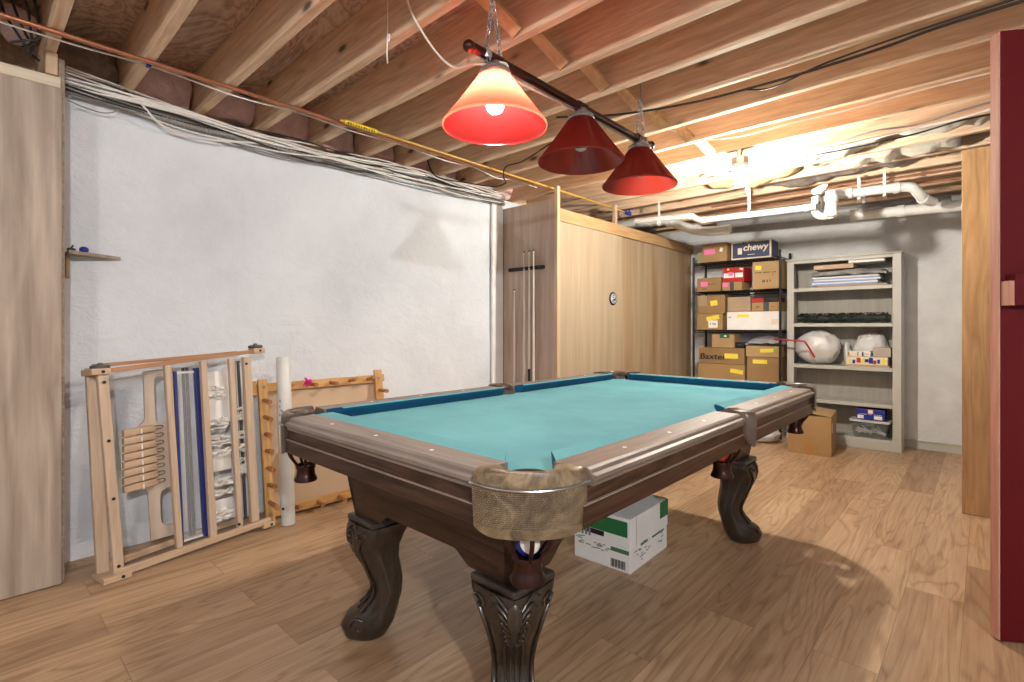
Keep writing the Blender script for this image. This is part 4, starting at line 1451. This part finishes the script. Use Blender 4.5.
def scribble(t, u0, u1, v, n, m, seed, hgt=.012):
    R_ = random.Random(seed)
    w_, h_ = t['_w'], t['_h']
    mb = MB()
    x = (u0 - .5) * w_
    xe = (u1 - .5) * w_
    st = (xe - x) / n
    for i in range(n):
        if R_.random() < .2: continue
        z = v * h_
        mb.box(x + i * st, x + i * st + st * .6, -.0016, -.0006, z - hgt * R_.uniform(.3, .5), z + hgt * R_.uniform(.3, .5))
    return mb.build('print_mark', m, t)

# wire shelving unit
WX0, WX1, WY0, WY1 = -2.40, -1.507, 5.60, 5.95
LV = (.10, .555, 1.098, 1.522, 1.845)
ws = thing('wire_shelving', 'black wire shelving unit stacked with cartons beside the grey bookcase', 'shelving unit', ((WX0 + WX1) / 2, 5.775, 0))
wx, wy = (WX1 - WX0) / 2, (WY1 - WY0) / 2
for sx in (-1, 1):
    for sy in (-1, 1):
        p_ = MB().cyl((sx * wx, sy * wy, .01), (sx * wx, sy * wy, 1.91), .0125, n=14).build('post', M['blackmetal'], ws, smooth=True, ang=40)
        mb = MB()
        mb.cyl((sx * wx, sy * wy, 0), (sx * wx, sy * wy, .012), .018, n=14)
        mb.build('foot', M['black'], p_)
for z in LV:
    mb = MB()
    for dz in (-.022, 0):
        for sy in (-1, 1):
            mb.tube([(-wx, sy * wy, z - .006 + dz), (wx, sy * wy, z - .006 + dz)], .0042, 6)
        for sx in (-1, 1):
            mb.tube([(sx * wx, -wy, z - .006 + dz), (sx * wx, wy, z - .006 + dz)], .0042, 6)
    for k in range(27):
        x = -wx + 2 * wx * (k + .5) / 27
        mb.tube([(x, -wy, z - .0035), (x, wy, z - .0035)], .0024, 5)
    for y in (-.06, .06):
        mb.tube([(-wx, y, z - .007), (wx, y, z - .007)], .003, 6)
    # truss wire along the front edge
    for sy in (-1, 1):
        pts = [(-wx + 2 * wx * i / 40, sy * wy, z - (.006 if i % 2 else .028)) for i in range(41)]
        mb.tube(pts, .002, 5)
    mb.build('wire_shelf', M['blackmetal'], ws, smooth=True)
S5, S4, S3, S2 = LV[4], LV[3], LV[2], LV[1]
G1 = None
c = carton('carton', 'brown carton with a pink label, on the top wire shelf', 'box', -2.313, -2.043, S5, .205, .25, M['card'])
patch(c, 'label_sticker', M['pinkpaper'], .08, .54, .42, .70); patch(c, 'white_sticker', M['white'], .72, .84, .52, .72, .3); scribble(c, .1, .85, .14, 14, M['card2'], 1)
c = carton('carton', 'small greenish carton behind the pink-labelled one on the top wire shelf', 'box', -2.385, -2.32, S5, .12, .16, plain((150, 148, 118), .7), yf=5.66)
c = carton('navy_carton', 'navy and cream printed carton on the top wire shelf', 'box', -1.995, -1.60, S5, .195, .27, M['cream'])
patch(c, 'navy_panel', M['navy'], .035, .965, .08, .90)
text('chewy', .095, 'lettering', M['cream'], c, (.045, -.0025, .118), (PI / 2, 0, 0), bold=.002, shear=.15)
patch(c, 'printed_square', M['cream'], .17, .28, .28, .62, 0, -.0024)
patch(c, 'printed_lines', M['cream'], .42, .60, .22, .25, 0, -.0024)
scribble(c, .3, .6, .92, 6, M['navy'], 3)
MB().box(.1975, .199, .02, .25, .015, .18).build('navy_panel', M['navy'], c)
# second shelf from the top
c = carton('carton', 'low brown carton with pink label, second wire shelf by the near post', 'box', -2.372, -2.105, S4, .152, .25, M['card2'])
patch(c, 'label_sticker', M['pinkpaper'], .16, .46, .38, .72); scribble(c, .48, .82, .52, 9, M['black'], 5); scribble(c, .22, .42, .2, 6, M['black'], 6)
c = carton('carton', 'small carton crossed by dark tape, under the red box', 'box', -2.093, -1.885, S4, .092, .24, M['card'])
patch(c, 'dark_tape', M['darkmetal'], .40, .60, .02, .98); patch(c, 'label_sticker', M['pinkpaper'], .03, .32, .45, .9)
c = carton('red_carton', 'red carton with white labels sitting on a small carton', 'box', -2.087, -1.865, S4 + .094, .152, .25, M['redbox'])
patch(c, 'label_sticker', M['white'], .05, .55, .28, .60); patch(c, 'label_sticker', M['white'], .60, .95, .28, .60); patch(c, 'label_sticker', M['pinkpaper'], .28, .50, .40, .66, .1, -.0024)
patch(c, 'yellow_dot', M['yellow'], .22, .32, .82, .95); patch(c, 'yellow_dot', M['cream'], .8, .95, .80, .93, .3)
c = carton('carton', 'large brown carton with yellow note, second wire shelf', 'box', -1.778, -1.508, S4, .283, .26, M['card3'])
patch(c, 'yellow_note', M['yellow'], .10, .32, .70, .86, .08); scribble(c, .08, .85, .60, 16, M['black'], 9, .014); scribble(c, .36, .66, .28, 6, M['black'], 11, .03); scribble(c, .72, .8, .52, 2, M['black'], 12)
# third shelf
c = carton('carton', 'brown carton with yellow and beige labels, upper of the third wire shelf pair', 'box', -2.366, -2.065, S3 + .179, .205, .27, M['card2'])
patch(c, 'beige_label', M['cardbeige'], .03, .35, .42, .98); patch(c, 'yellow_note', M['yellow'], .48, .74, .42, .70, -.12)
c = carton('carton', 'brown carton with white and yellow tags, under the one with yellow and beige labels', 'box', -2.369, -2.09, S3, .177, .27, M['card'])
patch(c, 'white_label', M['white'], .45, .82, .12, .58, -.04); patch(c, 'yellow_note', M['yellow'], .38, .88, .60, .86, -.18, -.0024); scribble(c, .52, .76, .36, 5, M['darkmetal'], 15, .02)
c = carton('white_carton', 'long plain white carton with yellow strip on the third wire shelf', 'box', -2.042, -1.512, S3, .192, .28, M['white'])
patch(c, 'yellow_note', M['yellow'], .20, .43, .70, .86); patch(c, 'faint_stamp', M['cream'], .84, .96, .3, .58); scribble(c, .04, .09, .7, 2, M['darkmetal'], 17)
c = carton('carton', 'plain beige carton on the long white one', 'box', -2.036, -1.80, S3 + .195, .156, .25, M['cardbeige'])
scribble(c, .4, .85, .3, 8, M['card2'], 19, .008)
c = carton('carton', 'low brown carton with black tape on the long white one', 'box', -1.788, -1.515, S3 + .195, .09, .25, M['card'])
patch(c, 'black_tape', M['darkmetal'], .42, .62, .0, 1.); scribble(c, .1, .3, .5, 4, M['black'], 21); scribble(c, .7, .8, .5, 2, M['black'], 22)
c = carton('flat_carton', 'flat red and dark carton on top of the black-taped one', 'box', -1.785, -1.53, S3 + .287, .045, .22, M['redbox'])
patch(c, 'dark_end', M['blackmetal'], .45, 1., 0, 1.)
# fourth shelf
c = carton('carton', 'plain brown carton with yellow note at the bottom, under the lettered one', 'box', -2.355, -1.858, S2, .172, .27, M['card'])
patch(c, 'yellow_note', M['yellow'], .70, .97, .45, .70, .13); 
c = carton('carton', 'brown carton with big black lettering on its front', 'box', -2.352, -1.862, S2 + .175, .172, .27, M['card2'])
text('Baxter', .088, 'lettering', M['black'], c, (-.09, -.0016, .072), (PI / 2, 0, 0), bold=.0016, shear=.12, sx=1.22)
patch(c, 'yellow_note', M['yellow'], .58, .87, .35, .66, .0, -.0030)
c = carton('carton', 'small brown carton with green tape on the lettered carton', 'box', -2.205, -1.965, S2 + .350, .148, .2, M['card3'])
patch(c, 'green_tape', M['green'], .36, .80, .70, 1.); patch(c, 'green_logo', M['white'], .56, .66, .78, .92, 0, -.0024)
c = carton('black_case', 'small black case beside the green-taped carton', 'case', -1.955, -1.864, S2 + .350, .062, .18, M['black'], flaps=False)
MB().box(-.02, .02, -.006, 0, .03, .042).build('latch', M['darkmetal'], c, bevel=.002)
c = carton('carton', 'tall brown carton under the tilted flat one', 'box', -1.835, -1.515, S2, .262, .28, M['card2'])
patch(c, 'yellow_note', M['yellow'], .18, .62, .74, .90); scribble(c, .25, .75, .48, 8, M['card2'], 31)
t_ = carton('carton', 'flat brown carton with yellow and green note on the tall carton', 'box', -1.845, -1.512, S2 + .265, .112, .27, M['card3'])
patch(t_, 'yellow_note', M['yellow'], .42, .80, .42, .76, -.06); patch(t_, 'green_note', plain((120, 190, 70), .6), .80, .86, .50, .84, -.06)
mb = MB()
def pil(u, v):
    q = V((u * 6, v * 5, 2))
    b = (math.sin(PI * u) * math.sin(PI * v)) ** .5
    return (-.185 + .37 * u, -.10 + .2 * v, .02 + .075 * b + .018 * noise.noise(q))
mb.slab(pil, 22, 14, -.018)
tag(mb.build('grey_plastic_bag', plain((150, 152, 158), .3, 0, .15, 14, .4), loc=(-1.672, 5.745, S2 + .385), smooth=True), 'shiny grey plastic bundle on the flat carton under the third wire shelf', 'bag')

# thin red bent bar lying from the shelving to the bookcase
run('bent_bar', [(-1.56, 5.575, 1.006), (-1.44, 5.56, 1.002), (-1.30, 5.565, .992), (-1.272, 5.57, .975), (-1.235, 5.60, .90), (-1.205, 5.62, .835)], .0085, M['redbox'], 'thin red bent bar sticking out from the shelving across the white bag', 'bar', k=4)

# ------------------------------------------------------------------ grey painted bookcase
BX0, BX1, BYF, BYB = -1.474, -.547, 5.72, 6.008
bc = thing('bookcase', 'tall grey-white painted bookcase standing against the back wall', 'bookcase', ((BX0 + BX1) / 2, BYF, 0))
bw = (BX1 - BX0) / 2
bd = BYB - BYF
BH = 1.815
for s in (-1, 1):
    MB().box(s * bw, s * (bw - .022), .018, bd, 0, BH - .02).build('side', M['bookcase'], bc, bevel=.002)
    MB().box(s * (bw + .002), s * (bw - .062), 0, .0175, 0, BH - .02).build('stile', M['bookcase'], bc, bevel=.003)
MB().box(-bw - .012, bw + .012, -.012, bd, BH - .02, BH).build('top', M['bookcase'], bc, bevel=.005)
MB().box(-bw + .062, bw - .062, .0, .0175, BH - .05, BH - .021).build('top_rail', M['bookcase'], bc, bevel=.002)
MB().box(-bw + .022, bw - .022, bd - .008, bd, .01, BH - .02).build('back_panel', M['bcback'], bc)
BS = (1.515, 1.165, .755, .420, .095)
for z in BS:
    MB().box(-bw + .0225, bw - .0225, .004, bd - .0085, z - .02, z).build('shelf', M['bookcase'], bc, bevel=.002)
    MB().box(-bw + .0625, bw - .0625, -.004, .0035, z - .032, z + .001).build('shelf_edge', M['bookcase'], bc, bevel=.002)
MB().box(-bw - .006, bw + .006, -.010, -.0005, 0, .085).build('plinth', M['bookcase'], bc, bevel=.003)
# things on it
z = BS[0] + .001
def flat(name, label, cat, x0, x1, z0, h, y0, y1, m, rz=0, kids=None):
    t = thing(name, label, cat, ((x0 + x1) / 2, (y0 + y1) / 2, z0), (0, 0, rz))
    return t
tag(MB().box(-.285, .285, -.13, .13, 0, .018).build('brown_board', M['cardbeige'], loc=(-.925, 5.845, z), rot=(0, 0, -.03), bevel=.003), 'brown flat board at the bottom of the pile on the top shelf', 'board')
R_ = random.Random(4)
zz = z + .019
for k in range(6):
    m = M['white'] if k % 2 else plain((150, 172, 220), .5)
    h = .013
    dx = R_.uniform(-.012, .012)
    o = MB().box(-.275, .265, -.12, .12, 0, h).build('folded_chart', m, loc=(-.975 + dx, 5.845, zz), rot=(0, 0, R_.uniform(-.03, .03)), bevel=.004)
    tag(o, ('white' if k % 2 else 'pale blue') + ' folded sheet in the flat pile on the top bookcase shelf', 'sheet', ('white' if k % 2 else 'pale blue') + ' sheets in the pile')
    zz += h + .0008
mb = MB()
def pouch(u, v):
    q = V((u * 9, v * 7, 4))
    b = (math.sin(PI * u) * math.sin(PI * v)) ** .35
    return (-.31 + .62 * u, -.125 + .25 * v, .012 + .042 * b + .016 * noise.noise(q))
mb.slab(pouch, 30, 14, -.022)
tag(mb.build('silver_sheet', M['silver'], loc=(-.965, 5.85, zz + .014), smooth=True), 'crinkled silvery wrapped sheet on the pile of folded sheets', 'sheet')
zz += .068
tag(MB().box(-.165, .165, -.12, .12, 0, .042).build('beige_tray', M['backing'], loc=(-1.075, 5.86, zz + .008), bevel=.003), 'beige flat box on the silvery sheet', 'box')
tag(MB().box(-.14, .14, -.12, .12, 0, .030).build('white_case', M['white'], loc=(-.815, 5.865, zz + .0525), rot=(0, 0, .05), bevel=.004), 'white flat case topmost on the pile', 'box')
# garland
mb = MB()
R_ = random.Random(21)
for k in range(800):
    x = R_.uniform(-.375, .375)
    a = R_.uniform(0, 2 * PI)
    r_ = R_.uniform(.015, .052)
    c0 = V((x, r_ * math.cos(a), .052 + r_ * math.sin(a)))
    d = V((R_.uniform(-1, 1), R_.uniform(-1, 1), R_.uniform(-.8, .9))).normalized()
    c1_ = c0 + d * R_.uniform(.02, .04)
    c0.z = max(.012, min(.098, c0.z)); c1_.z = max(.012, min(.1, c1_.z)); c1_.x = max(-.385, min(.385, c1_.x))
    mb.beam(c0, c1_, R_.uniform(.006, .014), .003, up=(.3, .5, .8))
mb.tube([(-.38, 0, .045), (-.1, .01, .05), (.15, -.01, .048), (.38, 0, .045)], .036, 10, 5)
tag(mb.build('artificial_garland', M['garland'], loc=(-1.011, 5.80, BS[1] + .001)), 'dark bushy garland lying along the second bookcase shelf', 'garland')
# white bags
def bag(name, label, loc, rx, ry, rz_, seed, m=None, knot=None):
    mb = MB()
    def f(d):
        q = d * 2.2 + V((seed, seed * .7, 0))
        return 1 + .12 * noise.noise(q) + .05 * abs(noise.noise(q * 2.6)) - .10 * abs(noise.noise(V((d.x * 6, d.y * 6, d.z * 3)) + V((seed, 0, 0)))) - .05 * abs(noise.noise(V((d.x * 14, d.y * 14, d.z * 7)) + V((seed, 3, 0))))
    mb.ball((0, 0, rz_), 1., 48, (rx, ry, rz_), f=f)
    for i, p in enumerate(mb.v):
        mb.v[i] = (p[0], p[1], max(p[2], .002 + .0 * p[0]))
    if knot:
        mb.tube([knot, (knot[0] + .02, knot[1] - .005, knot[2] + .03), (knot[0] + .05, knot[1], knot[2] + .035)], [.012, .018, .02], 8, 3)
    return tag(mb.build(name, m or M['plasticbag'], loc=loc, smooth=True, ang=180), label, 'bag')
zs = BS[2] + .001
bag('plastic_bag', 'big stuffed white plastic bag on the third bookcase shelf', (-1.235, 5.862, zs), .205, .118, .17, 1.3)
bag('plastic_bag', 'smaller limp white bag leaning on the big one, third bookcase shelf', (-.99, 5.925, zs), .030, .05, .115, 4.4)
bag('plastic_bag', 'white plastic bag with red trim behind the board games', (-.80, 5.925, zs), .145, .066, .165, 7.1)
mb = MB()
mb.slab(lambda u, v: (-.09 + .18 * u, -.02 + .04 * v, .012 * math.sin(PI * u) + .006 * math.sin(7 * u)), 12, 4, .003)
tag(mb.build('red_ribbon', M['redbox'], loc=(-.80, 5.915, zs + .325), smooth=True), 'red trim lying across the top of the white bag behind the games', 'ribbon')
tray = MB().box(-.17, .17, -.05, .10, 0, .016).build('brown_tray', M['backing'], loc=(-.80, 5.775, zs), bevel=.003)
tag(tray, 'thin brown tray under the board games', 'tray')
def game(name, label, x0, x1, z0, h, m, cols, seed):
    t = carton(name, label, 'board game', x0, x1, z0, h, .115, m, yf=5.728, flaps=False)
    MB().box(-(x1 - x0) / 2 - .002, (x1 - x0) / 2 + .002, -.002, .117, h * .45, h + .001).build('lid', m, t, bevel=.002)
    R2 = random.Random(seed)
    for k in range(9):
        u = .06 + k * .1
        patch(t, 'printed_patch', R2.choice(cols), u, u + R2.uniform(.05, .1), R2.uniform(.08, .4), R2.uniform(.6, .95), 0, -.0042)
    return t
game('board_game', 'colourful board game box, lower of the two on the brown tray', -.965, -.645, zs + .018, .076, M['cream'], [M['yellow'], M['redbox'], M['blue'], M['black'], M['yellow']], 2)
game('board_game', 'white and blue striped game box, upper of the two', -.965, -.775, zs + .098, .046, M['white'], [M['darkmetal'], M['card'], M['black'], M['cream']], 3)
c = carton('grey_carton', 'little pinkish grey box on the end of the lower game', 'box', -.755, -.622, zs + .098, .085, .10, plain((176, 164, 152), .6), yf=5.73)
patch(c, 'white_sticker', M['pinkpaper'], .35, .42, .5, .6)
# clear tub with gloves, blue box on its lid
zs = BS[4] + .001
tubt = thing('storage_tub', 'clear plastic tub holding white gloves, bottom of the bookcase', 'tub', (-.782, 5.80, zs - .0))
def ringr(hx, hy, z, r=.03, n=5):
    o = []
    for (sx, sy, a0) in ((1, 1, 0), (-1, 1, 90), (-1, -1, 180), (1, -1, 270)):
        for i in range(n + 1):
            a = math.radians(a0 + 90 * i / n)
            o.append((sx * (hx - r) + r * math.cos(a), sy * (hy - r) + r * math.sin(a), z))
    return o
mb = MB()
mb.loft([ringr(.125, .07, .001), ringr(.130, .074, .012), ringr(.148, .086, .15), ringr(.150, .088, .152), ringr(.150, .088, .156), ringr(.1455, .0835, .156), ringr(.1455, .0835, .15), ringr(.127, .071, .014)], caps=False)
mb.build('tub_wall', M['tub'], tubt, smooth=True, ang=40)
mb = MB()
mb.loft([ringr(.126, .070, .0005), ringr(.126, .070, .004)])
mb.build('tub_base', M['tub'], tubt)
mb = MB()
mb.loft([ringr(.158, .096, .148), ringr(.160, .098, .158), ringr(.158, .096, .166), ringr(.145, .084, .168), ringr(.142, .08, .163)])
mb.build('tub_lid', M['pvc'], tubt, smooth=True, ang=40)
MB().box(-.04, .04, -.102, -.094, .118, .156).build('tub_latch', M['tub'], tubt, bevel=.003)
def glove(label, loc, rot, s):
    mb = MB()
    mb.ball((0, 0, .02), .04, 20, (1.1, .45, .8))
    for k, (a, L) in enumerate(((-.5, .055), (-.2, .068), (.05, .07), (.3, .06))):
        mb.tube([(-.03, 0, .02 + .014 * (k - 1.5)), (-.03 - L * .6 * math.cos(a), -.006, .02 + L * .6 * math.sin(a) + .01 * (k - 1.5)), (-.03 - L * math.cos(a), -.004, .02 + L * math.sin(a) + .012 * (k - 1.5))], [.0095, .009, .0065], 8, 3)
    mb.tube([(.0, 0, .05), (-.03, -.004, .075), (-.045, -.004, .085)], [.010, .009, .006], 8, 3)
    mb.tube([(.02, 0, .02), (.055, 0, .015), (.075, 0, .012)], [.022, .024, .026], 10, 3)
    mb.v = [(a * .72, b * .72, c * .72) for a, b, c in mb.v]
    return tag(mb.build('work_glove', M['white'], loc=loc, rot=rot, smooth=True, ang=180), label, 'glove')
glove('white glove with spread fingers inside the clear tub', (-.825, 5.782, zs + .045), (0, .1, 0), 1)
glove('white glove lying palm down at the other end of the clear tub', (-.725, 5.815, zs + .04), (0, .35, .2), 1)
c = carton('blue_carton', 'blue printed box on the lid of the clear tub', 'box', -.885, -.665, zs + .1685, .098, .14, M['blue'], yf=5.735)
patch(c, 'white_label', M['white'], .04, .26, .08, .42); patch(c, 'white_label', M['white'], .62, .9, .08, .42)
patch(c, 'red_panel', M['redbox'], .38, .62, .58, 1.); patch(c, 'white_panel', M['white'], .42, .58, .62, .96, 0, -.0024); scribble(c, .1, .9, .52, 14, M['white'], 41, .006)

# ------------------------------------------------------------------ cartons on the floor
fl = thing('carton', 'plain brown carton with loose flaps on the floor before the bookcase', 'box', (-1.305, 5.085, 0), (0, 0, .10))
cw, cd_, ch = .335, .46, .345
mb = MB()
mb.box(0, cw, 0, .006, 0, ch).box(0, cw, cd_ - .006, cd_, 0, ch).box(0, .006, .006, cd_ - .006, 0, ch).box(cw - .006, cw, .006, cd_ - .006, 0, ch).box(.006, cw - .006, .006, cd_ - .006, 0, .006)
mb.build('carton_body', M['card'], fl, bevel=.001)
def flapx(x0, x1, y0, y1, z0, z1, nm='top_flap'):
    mb = MB()
    mb.add([(x0, y0, z0), (x1, y0, z1), (x1, y1, z1), (x0, y1, z0), (x0, y0, z0 + .004), (x1, y0, z1 + .004), (x1, y1, z1 + .004), (x0, y1, z0 + .004)],
           [(0, 3, 2, 1), (4, 5, 6, 7), (0, 1, 5, 4), (1, 2, 6, 5), (2, 3, 7, 6), (3, 0, 4, 7)])
    return mb.build(nm, M['card3'], fl)
flapx(0, cw * .50, 0, cd_, ch, ch + .014)
flapx(cw, cw * .51, 0, cd_, ch, ch + .022)
MB().box(.135, .20, -.0012, 0, .0, .12).build('tape_strip', M['tape'], fl)
MB().box(cw, cw + .001, .06, .12, .2, .28).build('label_sticker', M['white'], fl)
mb = MB()
for k in range(5):
    mb.box(cw, cw + .0016, .068, .112, .21 + k * .013, .215 + k * .013)
mb.build('print_mark', M['darkmetal'], fl)
bag('plastic_bag', 'crumpled white plastic bag on the floor behind the far table leg', (-1.62, 5.36, 0), .18, .12, .09, 9.2, plain((214, 216, 218), .3, 0, .1, 9, .5))

rm = thing('paper_carton', 'white and green printed paper carton on the floor under the pool table', 'box', (-1.184, 2.072, 0), (0, 0, .03))
pw, pd, ph = .305, .39, .252
MB().box(-pw, 0, 0, pd, 0, ph - .10).build('carton_body', M['white'], rm, bevel=.003)
lid = MB().box(-pw - .003, .003, -.003, pd + .003, ph - .135, ph).build('carton_lid', M['white'], rm, bevel=.003)
def pr(nm, m, u0, u1, v0, v1, off=.0040, par=rm):
    return MB().box(-u1, -u0, -off - .001, -off, v0, v1).build(nm, m, par)
def prr(nm, m, u0, u1, v0, v1, off=.0040, par=rm):
    return MB().box(off, off + .001, u0, u1, v0, v1).build(nm, m, par)
pr('green_panel', M['green'], .012, .235, .165, .236)
pr('hand_hole', M['black'], .135, .245, .140, .163)
pr('green_band', M['greenlt'], .006, .10, .085, .104, .0008)
mb = MB()
for k in range(14):
    mb.box(-.10 + k * .0055, -.10 + k * .0055 + (.0035 if k % 3 else .0015), -.0022, -.0010, .012, .05)
mb.build('bar_marks', M['darkmetal'], rm)
mb = MB()
R_ = random.Random(14)
for k in range(20):
    x, z_ = R_.uniform(-.30, -.12), R_.uniform(.065, .112)
    mb.box(x, x + R_.uniform(.012, .03), -.0022, -.0010, z_, z_ + .004)
for k in range(5):
    mb.box(-.30 + k * .02, -.288 + k * .02, -.0052, -.0041, .125, .16)
mb.build('print_mark', M['greyplastic'], rm)
prr('green_panel', M['green'], .30, .392, .17, .25)
prr('green_band', M['greenlt'], .10, .17, .10, .112, .0008)
prr('green_band', M['greenlt'], .22, .35, .10, .109, .0008)
mb = MB()
for k in range(22):
    y, z_ = R_.uniform(.03, .33), R_.uniform(.03, .112)
    mb.box(.0010, .0020, y, y + R_.uniform(.012, .03), z_, z_ + .0045)
mb.build('print_mark', M['greyplastic'], rm)
prr('fold_line', M['cardbeige'], .05, .052, .12, .25)
# ------------------------------------------------------------------ camera, light, view
cam = bpy.data.cameras.new('camera')
co = bpy.data.objects.new('camera', cam)
COL.objects.link(co)
co.location = (0, 0, 1.13)
co.rotation_euler = (PI / 2, 0, math.radians(42.8))
cam.sensor_width = 36.0
cam.lens = 510.0 / 1024 * 36
cam.shift_y = -(341 - 327) / 1024.0
cam.clip_start = .02
SC.camera = co

w = bpy.data.worlds.new('world')
SC.world = w
w.use_nodes = True
bg = w.node_tree.nodes['Background']
bg.inputs[0].default_value = (.90, .95, 1.0, 1)
bg.inputs[1].default_value = .46
SC.view_settings.view_transform = 'Standard'
SC.view_settings.look = 'None'
SC.view_settings.exposure = .40
SC.view_settings.gamma = 1
SC.view_settings.use_curve_mapping = False
SC.cycles.use_denoising = True
SC.cycles.max_bounces = 8
SC.cycles.diffuse_bounces = 5
SC.cycles.transparent_max_bounces = 12
SC.cycles.sample_clamp_indirect = 6
